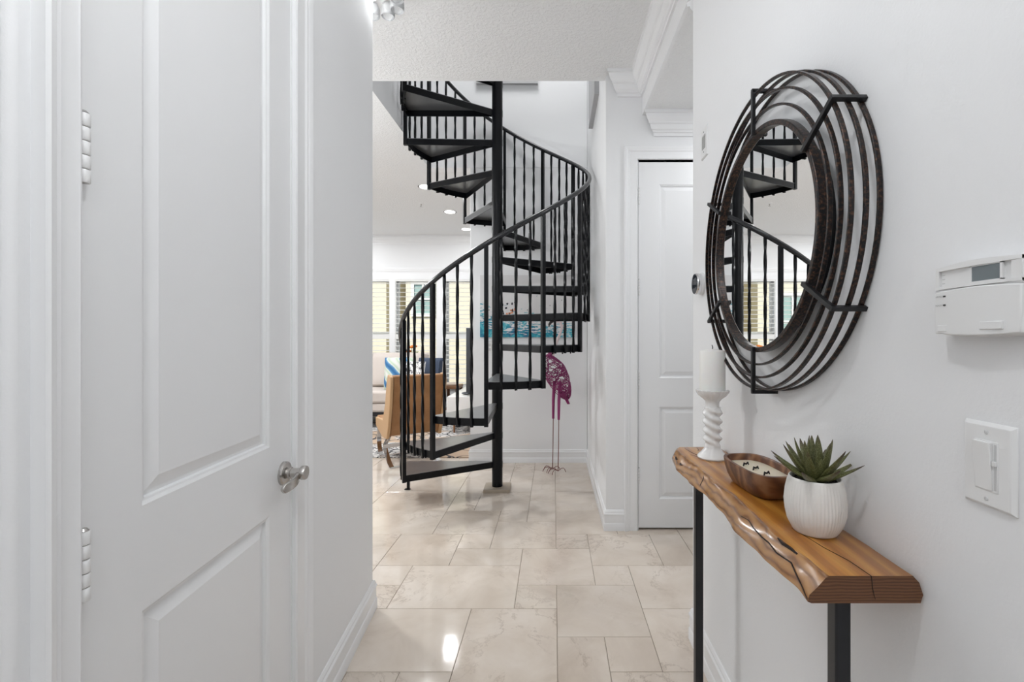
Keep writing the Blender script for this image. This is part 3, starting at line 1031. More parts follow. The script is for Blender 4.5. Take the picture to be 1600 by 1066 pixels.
def surf_crack(pts, w, name='crack'):
    """thin dark split following given points (already on the surface)"""
    m_ = MB()
    ws = [w * (0.25 + 0.75 * math.sin(PI * (k + 0.4) / (len(pts) - 0.2))) for k in range(len(pts))]
    m_.tube([Vector(p) - O for p in pts], ws, 5)
    return m_.build(name, 'crack_dark', ct)


ZT = SZ + ST
surf_crack([(0.470, 0.905, ZT), (0.478, 0.86, ZT), (0.484, 0.82, ZT), (0.498, 0.77, ZT), (0.501, 0.7215, ZT), (0.503, 0.7212, ZT - 0.02), (0.507, 0.7212, ZT - 0.036)], 0.0009)
surf_crack([(0.446, 1.555, ZT), (0.452, 1.50, ZT), (0.462, 1.46, ZT), (0.468, 1.40, ZT), (0.475, 1.37, ZT)], 0.0011)
surf_crack([(0.440, 1.47, ZT), (0.452, 1.45, ZT), (0.462, 1.455, ZT), (0.472, 1.44, ZT)], 0.0009)
surf_crack([(0.49, 1.565, ZT), (0.486, 1.53, ZT), (0.478, 1.52, ZT)], 0.0009)


def edge_point(y, f):
    """point on the live edge face; f 0 = top, 1 = bottom"""
    k = min(NS - 1, max(0, int((y - SY0) / (SY1 - SY0) * NS)))
    r = rows[k]
    t_ = f * 4
    q = min(3, int(t_))
    a_, b_ = Vector(r[1 + q]), Vector(r[2 + q])
    p = a_ + (b_ - a_) * (t_ - q)
    return (p.x - 0.0004, y, p.z + 0.0004)


surf_crack([edge_point(y, f) for y, f in ((1.0, 0.45), (0.97, 0.40), (0.94, 0.46), (0.90, 0.5), (0.87, 0.48), (0.84, 0.56), (0.80, 0.52), (0.77, 0.7), (0.745, 0.8), (0.724, 0.95))], 0.0016)
surf_crack([edge_point(y, f) for y, f in ((0.86, 0.1), (0.84, 0.2), (0.82, 0.15), (0.80, 0.22))], 0.0035, 'knot')
surf_crack([edge_point(y, f) for y, f in ((1.50, 0.5), (1.49, 0.55), (1.475, 0.52))], 0.004, 'knot')
surf_crack([edge_point(y, f) for y, f in ((1.44, 0.55), (1.43, 0.6), (1.42, 0.56))], 0.003, 'knot')
surf_crack([edge_point(y, f) for y, f in ((1.29, 0.1), (1.26, 0.4), (1.25, 0.7), (1.24, 0.95))], 0.0014)

# ------------------------------------------------------------------ things on the console
# candlestick
CZ = ZT + 0.0005
cs = empty('candlestick', (0.497, 1.432, CZ), 0, 'glossy white ceramic candlestick with twisted stem on the console table', 'candlestick')
prof = [(0.044, 0), (0.046, 0.004), (0.044, 0.009), (0.034, 0.018), (0.025, 0.030), (0.0225, 0.040)]
MB().lathe([(0.03, -0.0)] + prof, 48).build('base', 'ceramic_gloss', cs)
zs = [0.036 + k * 0.0035 for k in range(36)]


def stem_r(r, z, a):
    q = (z - 0.036) / 0.126
    return 0.0235 + 0.0035 * q + 0.0036 * math.sin(2 * a + z * 240) * min(1, 6 * q, 6 * (1 - q) + 0.05) + 0.0015 * math.sin(z * 230)


MB().lathe([(0.024, z) for z in zs], 40, mod=stem_r).build('stem', 'ceramic_gloss', cs, angle=60)
cup = [(0.021, 0.158), (0.020, 0.166), (0.021, 0.176), (0.027, 0.184), (0.040, 0.194), (0.048, 0.205), (0.050, 0.212), (0.047, 0.213), (0.041, 0.208), (0.036, 0.206)]
MB().lathe(cup, 72, mod=lambda r, z, a: r * (1 + (0.028 if 0.18 < z < 0.2125 else 0) * math.cos(18 * a))).build('cup', 'ceramic_gloss', cs, angle=60)
pc = empty('pillar_candle', (0.497, 1.432, CZ + 0.2072), 0, 'white pillar candle on the twisted candlestick', 'candle')
MB().lathe([(0.036, 0), (0.0385, 0.002), (0.0385, 0.124), (0.0365, 0.1285), (0.020, 0.131), (0.004, 0.133)], 48).build('wax', 'candle_white', pc, angle=50)
MB().tube([(0, 0, 0.131), (0.001, 0, 0.139), (-0.0015, 0.0, 0.146)], 0.0012, 6).build('wick', 'wick_black', pc)

# wooden bowl candle
bc = empty('dough_bowl_candle', (0.510, 1.140, CZ), math.radians(4), 'oval carved wooden bowl filled with cream candle wax', 'candle bowl')


def oval_ring(hx, hy, z, n=72, e=3.3):
    out = []
    for k in range(n):
        a = 2 * PI * k / n
        c, s = math.cos(a), math.sin(a)
        out.append((hx * math.copysign(abs(c) ** (2 / e), c), hy * math.copysign(abs(s) ** (2 / e), s), z))
    return out


def loft(rings, cap0=True, cap1=True):
    m_ = MB()
    n = len(rings[0])
    vs_ = [p for r in rings for p in r]
    fs_ = [(i * n + k, i * n + (k + 1) % n, (i + 1) * n + (k + 1) % n, (i + 1) * n + k) for i in range(len(rings) - 1) for k in range(n)]
    if cap0: fs_.append(tuple(range(n))[::-1])
    if cap1: fs_.append(tuple((len(rings) - 1) * n + k for k in range(n)))
    return m_.add(vs_, fs_)


loft([oval_ring(0.040, 0.080, 0.0), oval_ring(0.044, 0.087, 0.004), oval_ring(0.052, 0.099, 0.020), oval_ring(0.058, 0.107, 0.042), oval_ring(0.060, 0.110, 0.058), oval_ring(0.0595, 0.1095, 0.061), oval_ring(0.0525, 0.1015, 0.061),
      oval_ring(0.0515, 0.1005, 0.059), oval_ring(0.049, 0.096, 0.036)]).build('bowl', 'bowl_wood', bc, angle=50)
loft([oval_ring(0.0485, 0.0955, 0.036), oval_ring(0.0497, 0.0970, 0.0450), oval_ring(0.047, 0.094, 0.0458)]).build('wax', 'wax_cream', bc, angle=60)
for (wx, wy) in ((-0.012, 0.040), (-0.006, 0.002), (-0.002, -0.042)):
    MB().tube([(-0.008, -0.003, 0.046), (-0.004, 0, 0.0525), (0.001, 0.001, 0.050), (0.005, 0.0, 0.0535), (0.009, 0.003, 0.048)], [0.0016, 0.0028, 0.0022, 0.0030, 0.0015], 6).build('wick', 'wick_black', bc, (wx, wy, 0))

# potted succulent
pp = empty('plant_pot', (0.508, 0.890, CZ), 0, 'white faceted ceramic pot on the console table', 'pot')
pr = [(0.034, 0.0), (0.038, 0.001), (0.043, 0.008), (0.050, 0.022), (0.0540, 0.040), (0.0545, 0.058), (0.0525, 0.080), (0.0490, 0.096), (0.0460, 0.105), (0.0442, 0.106), (0.0425, 0.103), (0.042, 0.090)]


def pot_mod(r, z, a):
    if z < 0.006 or z > 0.103 or (r < 0.0445 and z > 0.085): return r
    f = 1 - abs(math.cos(4 * a + PI * 0.5 * (0 if z > 0.06 else (1 if z < 0.045 else (0.06 - z) / 0.015))))
    return r * (1 - 0.03 * (1 - f)) + 0.0007 * math.cos(52 * a) * min(1, (z - 0.004) / 0.01)


pr2 = []
for (r0, z0), (r1, z1) in zip(pr[:-1], pr[1:]):
    for q in range(2): pr2.append((r0 + (r1 - r0) * q / 2, z0 + (z1 - z0) * q / 2))
pr2.append(pr[-1])
MB().lathe(pr2, 176, mod=pot_mod, cap=True).build('pot', 'ceramic_matte', pp, angle=70)
sp_ = empty('succulent_plant', (0.508, 0.890, CZ + 0.0925), 0, 'spiky green succulent growing in the white pot', 'plant')
m = MB().lathe([(0.001, 0.0), (0.0405, 0.0), (0.0405, 0.005), (0.03, 0.0075), (0.01, 0.009)], 32, mod=lambda r, z, a: r)
rn = random.Random(5)
for k in range(60):
    a, q = rn.random() * 2 * PI, 0.037 * math.sqrt(rn.random())
    m.ball((q * math.cos(a), q * math.sin(a), 0.006 + 0.002 * rn.random()), 0.0022 + 0.002 * rn.random(), n=6, m=4)
m.build('soil', 'soil', sp_)


def leaf_mesh(L, W):
    n, c = 12, 8
    rings = []
    for k in range(n + 1):
        u = k / n
        w = W * (0.55 + 0.45 * math.sin(min(1, u * 2.4) * PI / 2)) * (1 - u) ** 0.62 if u < 1 else 0.0003
        w = max(w, 0.0004)
        th = max(0.0062 * (1 - u) ** 0.7, 0.0003)
        bend = 0.10 * L * u * u
        ring = []
        for q in range(c):
            a = 2 * PI * q / c
            x, y = w * math.cos(a), th * math.sin(a)
            y += 0.22 * abs(x)          # shallow keel
            ring.append((x, y - bend, L * u))
        rings.append(ring)
    return loft(rings).mesh('leaf', 'succulent_leaf', 60)


lmA, lmB, lmC = leaf_mesh(0.078, 0.0130), leaf_mesh(0.088, 0.0120), leaf_mesh(0.050, 0.0150)
specs = []
for k in range(8): specs.append((lmB, 45 * k + rn.uniform(-9, 9), rn.uniform(60, 74), 0.010))
for k in range(7): specs.append((lmB if k % 2 else lmA, 51.4 * k + 24 + rn.uniform(-8, 8), rn.uniform(40, 52), 0.014))
for k in range(5): specs.append((lmA, 72 * k + rn.uniform(-8, 8), rn.uniform(18, 28), 0.016))
for k in range(3): specs.append((lmA, 120 * k + 40, rn.uniform(5, 12), 0.018))
specs.append((lmC, 262, 34, 0.016))
specs.append((lmC, 205, 40, 0.016))
for (me, az, tilt, z) in specs:
    o = link('leaf', me, sp_, (0, 0, z))
    a = math.radians(az)
    d = Vector((math.cos(a), math.sin(a), 0))
    axis = Vector((0, 0, 1)).cross(d)
    M = Matrix.Rotation(math.radians(tilt), 4, axis) @ Matrix.Rotation(a - PI / 2, 4, 'Z')
    o.rotation_euler = M.to_euler()
    o.location = (d.x * 0.008, d.y * 0.008, z - 0.004)

# ------------------------------------------------------------------ wall devices on the right wall
# alarm keypad: local x = off the wall towards hall is -x
kp = empty('alarm_keypad', (XR, 0.610, 1.271), 0, 'white alarm keypad with small grey screen on the right wall', 'keypad')
KW, KH, KD = 0.063, 0.104, 0.024
RK = Matrix(((0, 0, -1, 0), (-1, 0, 0, 0), (0, 1, 0, 0), (0, 0, 0, 1)))  # (u right, v up, w out) -> world


def uvw(mb, u0, u1, v0, v1, w0, w1): return mb.box(u0, u1, v0, v1, w0, w1, 0, RK)


def bowed(mb, u0, u1, z0, z1, b0, b1, d0, d1, n=14, mi=0):
    """plate whose top and bottom edges and face bow outwards"""
    vs, fs = [], []
    for k in range(n + 1):
        t_ = k / n
        u = u0 + (u1 - u0) * t_
        s = math.sin(PI * t_)
        vs += [RK @ Vector((u, z0 - b0 * s, d0)), RK @ Vector((u, z1 + b1 * s, d0)), RK @ Vector((u, z1 + b1 * s - 0.001, d1 + 0.003 * s)), RK @ Vector((u, z0 - b0 * s + 0.001, d1 + 0.003 * s))]
    for k in range(n):
        for q in range(4): fs.append((4 * k + q, 4 * k + (q + 1) % 4, 4 * k + 4 + (q + 1) % 4, 4 * k + 4 + q))
    fs += [(0, 1, 2, 3), (4 * n + 3, 4 * n + 2, 4 * n + 1, 4 * n)]
    return mb.add(vs, fs, mi)


bowed(MB(), -KW, KW, 0.004, KH - 0.004, 0.004, 0.004, 0, KD - 0.004).build('case', 'plastic_white', kp)
bowed(MB(), -KW + 0.001, KW - 0.001, 0.004, 0.0655, 0.003, 0.003, 0.010, KD + 0.001).build('flip_cover', 'plastic_white', kp, bevel=0.0015)
bz = MB()
bowed(bz, -KW + 0.001, KW - 0.001, 0.0675, 0.0725, 0.0, 0.002, 0.010, KD)
bowed(bz, -KW + 0.001, KW - 0.001, 0.094, KH - 0.004, 0.0, 0.004, 0.010, KD)
uvw(bz, -KW + 0.001, -KW + 0.007, 0.0675, KH - 0.004, 0.010, KD)
uvw(bz, KW - 0.014, KW - 0.001, 0.0675, KH - 0.0045, 0.010, KD)
uvw(bz, -KW + 0.001, KW - 0.001, 0.0655, 0.0682, 0.010, KD - 0.001)
bz.build('bezel', 'plastic_white', kp)
uvw(MB(), -KW + 0.004, KW - 0.004, 0.068, 0.099, 0.010, KD - 0.0035).build('panel', 'plastic_white', kp)
uvw(MB(), -0.003, 0.036, 0.0740, 0.0935, 0.012, KD + 0.0006).build('screen', 'lcd_screen', kp)
sf = MB()
uvw(sf, -0.006, -0.003, 0.0712, 0.0963, 0.012, KD + 0.0014)
uvw(sf, 0.036, 0.039, 0.0712, 0.0963, 0.012, KD + 0.0014)
uvw(sf, -0.006, 0.039, 0.0710, 0.0740, 0.012, KD + 0.0014)
uvw(sf, -0.006, 0.039, 0.0935, 0.0965, 0.012, KD + 0.0014)
sf.build('screen_frame', 'plastic_white', kp)
for k in range(3): uvw(MB(), -0.054, -0.038, 0.0765 + 0.006 * k, 0.0777 + 0.006 * k, 0.015, KD - 0.003).build('speaker_slot', 'plastic_shade', kp)
for k, z in enumerate((0.0570, 0.0445)): uvw(MB(), -0.0455, -0.042, z, z + 0.0022, 0.015, KD + 0.0034).build('indicator', 'print_dark', kp)
for (u0, u1, z0, z1) in ((-0.055, -0.040, 0.008, 0.017), (0.012, 0.042, 0.010, 0.020)):
    uvw(MB(), u0, u1, z0, z1, 0.015, KD + (0.0034 if u0 < 0 else 0.0050)).build('raised_label', 'plastic_white', kp, bevel=0.0006)


def text(body, size, parent, M, mat, name='lettering', extrude=0.0):
    cu = bpy.data.curves.new(name, 'FONT')
    cu.body = body
    cu.size = size
    cu.extrude = extrude
    tmp = bpy.data.objects.new(name, cu)
    COL.objects.link(tmp)
    bpy.context.view_layer.update()
    dg = bpy.context.evaluated_depsgraph_get()
    me = bpy.data.meshes.new_from_object(tmp.evaluated_get(dg))
    COL.objects.unlink(tmp)
    bpy.data.objects.remove(tmp)
    me.transform(M)
    me.materials.clear()
    me.materials.append(MATS[mat])
    return link(name, me, parent)


for s_, z in (('ARMED', 0.0568), ('READY', 0.0443)):
    text(s_, 0.0036, kp, RK @ Matrix.Translation((-0.0585, z, KD + 0.0031)), 'print_grey')

ls = empty('light_switch', (XR, 0.6115, 1.0995), 0, 'white dimmer light switch on the right wall below the keypad', 'light switch')
# plate centre z 1.0995
pv = []
for (a, w) in ((0.0, 0.0), (0.0, 0.0015), (0.0045, 0.0065)):
    pv += [RK @ Vector((-0.0365 + a, -0.057 + a, w)), RK @ Vector((0.0365 - a, -0.057 + a, w)), RK @ Vector((0.0365 - a, 0.057 - a, w)), RK @ Vector((-0.0365 + a, 0.057 - a, w))]
pf = [(4 * i + k, 4 * i + (k + 1) % 4, 4 * i + 4 + (k + 1) % 4, 4 * i + 4 + k) for i in range(2) for k in range(4)] + [(8, 9, 10, 11), (3, 2, 1, 0)]
MB().add(pv, pf).build('plate', 'plastic_white', ls, bevel=0.0008)
uvw(MB(), -0.0165, 0.0165, -0.0335, 0.0335, 0.005, 0.0072).build('insert', 'plastic_white', ls, bevel=0.0006)
rk = MB()
rk.add([RK @ Vector(p) for p in ((-0.0155, -0.032, 0.0068), (0.0095, -0.032, 0.0068), (0.0095, 0.032, 0.0068), (-0.0155, 0.032, 0.0068), (-0.0155, -0.032, 0.0080), (0.0095, -0.032, 0.0080), (0.0095, 0.032, 0.0125), (-0.0155, 0.032, 0.0125))],
       [(3, 2, 1, 0), (4, 5, 6, 7), (0, 1, 5, 4), (1, 2, 6, 5), (2, 3, 7, 6), (3, 0, 4, 7)])
rk.build('rocker', 'plastic_white', ls, bevel=0.0006)
uvw(MB(), 0.0115, 0.0145, -0.030, 0.030, 0.005, 0.0076).build('dimmer_track', 'plastic_shade', ls)
uvw(MB(), 0.0108, 0.0152, 0.002, 0.008, 0.006, 0.0105).build('slider', 'plastic_white', ls, bevel=0.0005)
for v_ in (-0.0445, 0.0445):
    MB().lathe([(0.0030, 0.0060), (0.0030, 0.0070), (0.0020, 0.0076)], 16, RK @ Matrix.Translation((0, v_, 0))).build('screw', 'plastic_shade', ls)

ch = empty('wall_grille_plate', (XR, 1.765, 1.965), 0, 'small white chime plate with grey grille above the thermostat', 'wall plate')
pv = []
for (a, w) in ((0.0, 0.0), (0.0, 0.002), (0.004, 0.006)):
    pv += [RK @ Vector((-0.035 + a, a, w)), RK @ Vector((0.035 - a, a, w)), RK @ Vector((0.035 - a, 0.115 - a, w)), RK @ Vector((-0.035 + a, 0.115 - a, w))]
MB().add(pv, pf).build('plate', 'plastic_white', ch)
uvw(MB(), -0.018, 0.018, 0.034, 0.086, 0.004, 0.0066).build('grille', 'print_grey', ch)
for k in range(7): uvw(MB(), -0.018, 0.018, 0.036 + 0.0072 * k, 0.0385 + 0.0072 * k, 0.005, 0.0082).build('slat', 'plastic_shade', ch)
for v_ in (0.022, 0.098):
    MB().lathe([(0.003, 0.0055), (0.003, 0.0072)], 12, RK @ Matrix.Translation((0, v_, 0))).build('screw', 'print_grey', ch)

th = empty('round_thermostat', (XR, 1.80, 1.482), 0, 'round white thermostat with dark glass face beside the mirror', 'thermostat')
MB().lathe([(0.044, 0), (0.044, 0.006), (0.041, 0.009), (0.041, 0.014)], 48, RK).build('base', 'plastic_white', th)
MB().lathe([(0.040, 0.012), (0.0415, 0.016), (0.0415, 0.027), (0.039, 0.031)], 48, RK).build('dial_ring', 'chrome', th)
MB().lathe([(0.0385, 0.026), (0.0385, 0.0312), (0.030, 0.0322), (0.005, 0.0326)], 48, RK).build('face', 'black_glass', th, angle=50)

op = empty('wall_outlet_plate', (-0.652, YB, 1.12), 0, 'small white wall plate behind the stair pole', 'wall plate')
MB().box(-0.035, 0.035, -0.006, 0, 0, 0.115).build('plate', 'plastic_white', op, bevel=0.003)
for z in (0.03, 0.075): MB().box(-0.014, 0.014, -0.0075, -0.005, z - 0.012, z + 0.016).build('socket', 'plastic_shade', op, bevel=0.001)

# ------------------------------------------------------------------ ceiling fixtures
lm = empty('ceiling_lamp', (-0.12, 0.42, CEIL), 0, 'bare bulb ceiling lamp on a rod in the hall above the keypad', 'ceiling lamp')
MB().lathe([(0.055, -0.02), (0.06, -0.015), (0.06, 0.0)], 32).tube([(0, 0, -0.01), (0, 0, -0.43)], 0.007, 10).build('rod', 'brushed_nickel', lm)
MB().ball((0, 0, -0.445), 0.03, 0.03, 0.035, n=20, m=12).build('bulb', 'lamp_glow', lm, angle=60)
lm = empty('ceiling_lamp', (0.1, -1.1, CEIL), 0, 'unseen bare bulb lamp on a rod added in the entry behind the camera', 'ceiling lamp')
MB().lathe([(0.055, -0.02), (0.06, -0.015), (0.06, 0.0)], 32).tube([(0, 0, -0.01), (0, 0, -0.43)], 0.007, 10).build('rod', 'brushed_nickel', lm)
MB().ball((0, 0, -0.445), 0.03, 0.03, 0.035, n=20, m=12).build('bulb', 'lamp_glow', lm, angle=60)
lm = empty('ceiling_lamp', (-0.45, 3.75, 5.75), 0, 'unseen large flush lamp added high above the spiral stair', 'ceiling lamp')
MB().lathe([(0.50, -0.045), (0.51, -0.04), (0.51, 0.0)], 48).build('housing', 'trim_paint', lm)
MB().lathe([(0.46, -0.050), (0.48, -0.0445)], 48).build('diffuser', 'lamp_glow', lm)
# glass flush lamp at the end of the left wall
gl = empty('glass_ceiling_lamp', (-0.885, 2.22, CEIL), 0, 'flush ceiling lamp with hanging glass petals at the hall end', 'ceiling lamp')
MB().lathe([(0.09, -0.02), (0.10, -0.015), (0.10, 0.0)], 36).build('canopy', 'chrome', gl)
for k in range(10):
    a = 2 * PI * k / 10
    c = (0.125 * math.cos(a), 0.125 * math.sin(a), -0.055)
    MB().lathe([(0.010, 0.046), (0.026, 0.030), (0.034, 0.006), (0.034, -0.028), (0.031, -0.034), (0.028, -0.030), (0.030, 0.004), (0.02, 0.028), (0.007, 0.042)], 20).build('petal', 'lamp_glass', gl, c, angle=60)
MB().ball((0, 0, -0.06), 0.03).build('bulb', 'lamp_glow', gl)
light('glass_lamp_light', 'AREA', (-0.885, 2.22, CEIL - 0.125), 2.2, 0.26, COOL)
light('glass_lamp_bulb', 'POINT', (-0.885, 2.22, CEIL - 0.19), 0.7, 0.06, COOL)


dp = empty('added_pendant', (-2.05, 3.05, CEIL), 0, 'unseen pendant added beyond the left wall to light ceiling and back wall', 'pendant lamp')  # hidden lamp added to lift the hall ceiling and stair walls
MB().lathe([(0.055, -0.02), (0.06, -0.015), (0.06, 0.0)], 32).tube([(0, 0, -0.01), (0, 0, -0.80)], 0.005, 10).build('cord', 'brushed_nickel', dp)
MB().ball((0, 0, -0.83), 0.032, 0.032, 0.04, n=20, m=12).build('bulb', 'lamp_glow', dp, angle=60)
light('pendant_fill_light', 'POINT', (-2.05, 3.05, CEIL - 0.93), 29, 0.07, COOL)


def downlight(x, y, z, lab, power):
    r = empty('recessed_light', (x, y, z), 0, lab, 'recessed light', 'recessed ceiling lights')
    MB().lathe([(0.088, -0.004), (0.090, 0.0), (0.068, 0.0), (0.068, -0.005)], 40, cap=False).build('trim_ring', 'trim_paint', r)
    MB().lathe([(0.069, -0.006), (0.070, -0.001)], 40).build('lens', 'lamp_glow', r)
    light('downlight', 'AREA', (x, y, z - 0.012), power, 0.13, COOL)


downlight(-1.466, 5.24, CEIL, 'recessed ceiling light nearest the spiral stair', 22)
downlight(-1.423, 6.28, CEIL, 'middle of the three recessed ceiling lights beyond the stair', 12)
downlight(-1.394, 7.28, CEIL, 'recessed ceiling light nearest the windows', 1.5)
downlight(-3.3, 4.2, CEIL, 'unseen recessed light added over the far side of the living room, near row', 36)  # this row lies out of view, added to light the living room
downlight(-3.3, 5.7, CEIL, 'unseen recessed light added over the sofa side, middle of its row', 30)
downlight(-3.3, 7.1, CEIL, 'unseen recessed light added over the sofa side by the windows', 5)
downlight(1.25, 2.45, ALC, 'unseen recessed light added in the low alcove ceiling', 2)


def sprinkler(x, y, lab):
    r = empty('ceiling_sprinkler', (x, y, CEIL), 0, lab, 'sprinkler')
    MB().lathe([(0.012, -0.008), (0.035, -0.003), (0.036, 0.0)], 24).build('escutcheon', 'trim_paint', r)
    MB().tube([(0, 0, -0.005), (0, 0, -0.04)], 0.007, 8).lathe([(0.016, -0.043), (0.016, -0.040)], 12).build('head', 'brushed_nickel', r)


sprinkler(-1.705, 5.89, 'small white ceiling sprinkler left of the recessed lights')

# ------------------------------------------------------------------ pictures
pt = empty('canvas_painting', (-0.265, YB - 0.001, 1.59), 0, 'abstract canvas with teal water on the wall behind the stair', 'painting')
MB().box(-0.48, 0.48, -0.030, 0, -0.314, 0.314).build('canvas', 'painting_print', pt)
rn = random.Random(21)


def blob(x, z, rx, rz, mat, n=9):
    pts = []
    for k in range(n):
        a = 2 * PI * k / n
        q = 0.7 + 0.5 * rn.random()
        pts.append((x + rx * q * math.cos(a), z + rz * q * math.sin(a)))
    M = Matrix(((1, 0, 0, 0), (0, 0, -1, 0), (0, 1, 0, 0), (0, 0, 0, 1)))
    MB().prism(pts, 0.0295, 0.0312, M).build('brush_stroke', mat, pt)


for k in range(10): blob(-0.235 + rn.uniform(-0.05, 0.09), -0.04 + rn.uniform(-0.05, 0.08), rn.uniform(0.006, 0.016), rn.uniform(0.008, 0.02), 'paint_ink')
for k in range(9): blob(-0.17 + rn.uniform(-0.06, 0.09), -0.07 + rn.uniform(-0.03, 0.06), rn.uniform(0.008, 0.02), rn.uniform(0.008, 0.02), 'paint_coral')
for k in range(14): blob(rn.uniform(-0.44, 0.44), rn.uniform(-0.05, 0.25), rn.uniform(0.003, 0.007), rn.uniform(0.003, 0.009), 'paint_ink', 6)
uc = empty('wall_picture', (XS, 3.76, 3.12), 0, 'grey-edged canvas high on the wall right of the stair', 'picture')
MB().box(-0.036, 0, -0.29, 0.29, 0, 0.7).build('canvas', 'canvas_side', uc)
uc = empty('wall_picture', (-0.47, YB, 3.845), 0, 'grey-edged canvas high on the wall behind the stair', 'picture')
MB().box(-0.31, 0.31, -0.036, 0, 0, 0.6).build('canvas', 'canvas_side', uc)

# ------------------------------------------------------------------ flamingo sculpture
fx, fy = 0.02, 4.33
fm = empty('flamingo_sculpture', (fx, fy, 0), 0, 'tall flamingo sculpture of magenta wire on thin rusty legs', 'sculpture')
# body: egg of woven wire, tilted so the tail drops to the right
R = Matrix.Rotation(math.radians(-20), 3, 'Y')
bc_ = Vector((0.015, 0, 0.90))


def body_pt(u, v):
    """u along the axis -1 (tail) .. 1 (neck), v angle"""
    r = math.sqrt(max(0, 1 - u * u)) * (0.105 + 0.02 * u if u < 0.4 else 0.113 - 0.05 * (u - 0.4))
    p = Vector((r * math.cos(v), r * 0.9 * math.sin(v), 0.235 * u))
    p.x += -0.02 * u
    return bc_ + R @ p


m = MB()
rn = random.Random(9)
for k in range(96):
    u0, v0 = rn.uniform(-0.97, 0.97), rn.random() * 2 * PI
    ru, rv = rn.uniform(0.10, 0.24), rn.uniform(0.35, 0.9)
    pts = []
    for q in range(10):
        a = 2 * PI * q / 10
        u = max(-0.99, min(0.99, u0 + ru * math.sin(a)))
        pts.append(body_pt(u, v0 + rv * math.cos(a)))
    m.tube(pts, 0.0034, 4, closed=True)
for v0 in range(8):
    m.tube([body_pt(-0.98 + 1.96 * q / 14, v0 * PI / 4 + 0.35 * math.sin(q + v0)) for q in range(15)], 0.0030, 4)
m.build('body', 'magenta_wire', fm, angle=80)
tail = R @ Vector((0.0, 0, -0.225)) + bc_
mt_ = MB()
for k in range(26):
    a = rn.random() * 2 * PI
    p = [tail + Vector((0.03 * math.cos(a) - 0.03, 0.03 * math.sin(a), 0.07)), tail + Vector((0.018 * math.cos(a + 1), 0.018 * math.sin(a + 1), 0.02)), tail + Vector((0.03 + 0.01 * math.cos(a), 0.01 * math.sin(a), -0.045))]
    mt_.tube(p, 0.0036, 4)
mt_.build('tail', 'magenta_wire', fm)
for sx_, sy_ in ((-0.022, 0.03), (0.030, -0.03)):
    lg = MB().tube([(sx_ + 0.01, sy_ * 0.7, 0.86), (sx_, sy_, 0.68), (sx_ - 0.002, sy_, 0.50)], [0.017, 0.015, 0.012], 10).build('thigh', 'magenta_wire', fm)
    MB().tube([(sx_ - 0.002, sy_, 0.51), (sx_ - 0.004, sy_, 0.25), (sx_ - 0.008, sy_, 0.020)], 0.004, 8).build('shin', 'rust_wire', lg)
    ftm = MB()
    for ang in (150, 195, 235, 20):
        a = math.radians(ang)
        L = 0.095 if ang != 20 else 0.075
        d = Vector((math.cos(a), math.sin(a), 0))
        b = Vector((sx_ - 0.008, sy_, 0.018))
        ftm.tube([b, b + d * L * 0.45 + Vector((0, 0, 0.022)), b + d * L * 0.75 + Vector((0, 0, 0.022)), b + d * L * 0.92 + Vector((0, 0, 0.006)), b + d * L + Vector((0, 0, -0.0145))], 0.0032, 6)
    ftm.build('foot', 'rust_wire', lg)
nb = body_pt(0.93, 0.0)
npts = [(nb.x - 0.0, 0, 1.085), (0.0, 0, 1.17), (0.004, 0, 1.22), (0.028, 0, 1.28), (0.052, 0, 1.34), (0.056, 0, 1.385), (0.036, 0, 1.425), (0.006, 0, 1.435)]


def spline(pts, k=6):
    P = [Vector(p) for p in pts]
    out = []
    for i in range(len(P) - 1):
        p0, p1, p2, p3 = P[max(i - 1, 0)], P[i], P[i + 1], P[min(i + 2, len(P) - 1)]
        for q in range(k):
            t_ = q / k
            out.append(0.5 * ((2 * p1) + (p2 - p0) * t_ + (2 * p0 - 5 * p1 + 4 * p2 - p3) * t_ ** 2 + (3 * p1 - p0 - 3 * p2 + p3) * t_ ** 3))
    out.append(P[-1])
    return out


NP = spline(npts)
nk = MB().tube(NP, [0.020 - 0.008 * min(1, q / len(NP) * 2) for q in range(len(NP))], 12).ball((-0.004, 0, 1.432), 0.026, 0.019, 0.019).build('neck', 'pale_pink', fm, angle=60)
MB().tube([(-0.02, 0, 1.432), (-0.045, 0, 1.420), (-0.062, 0, 1.395), (-0.064, 0, 1.372)], [0.016, 0.015, 0.011, 0.003], 10).build('beak', 'beak_black', nk)
cw = MB()
for k in range(22):
    a = rn.random() * 2 * PI
    z0 = 1.08 + 0.06 * rn.random()
    cw.tube([(nb.x - 0.0 + 0.024 * math.cos(a + q * 0.8), 0.024 * math.sin(a + q * 0.8), z0 + 0.012 * math.sin(q * 1.3)) for q in range(6)], 0.0034, 4)
cw.build('neck_wire', 'magenta_wire', fm)

# ------------------------------------------------------------------ living room furniture
rug = MB().box(-1.55, 1.55, -1.42, 1.42, 0.0, 0.012).build('area_rug', 'rug_pattern', None, (-2.42, 6.25, 0.0005), 0.0, bevel=0.004)
tag(rug, 'cream and charcoal patterned rug under the armchair and sofa', 'rug')
RZ = 0.0126

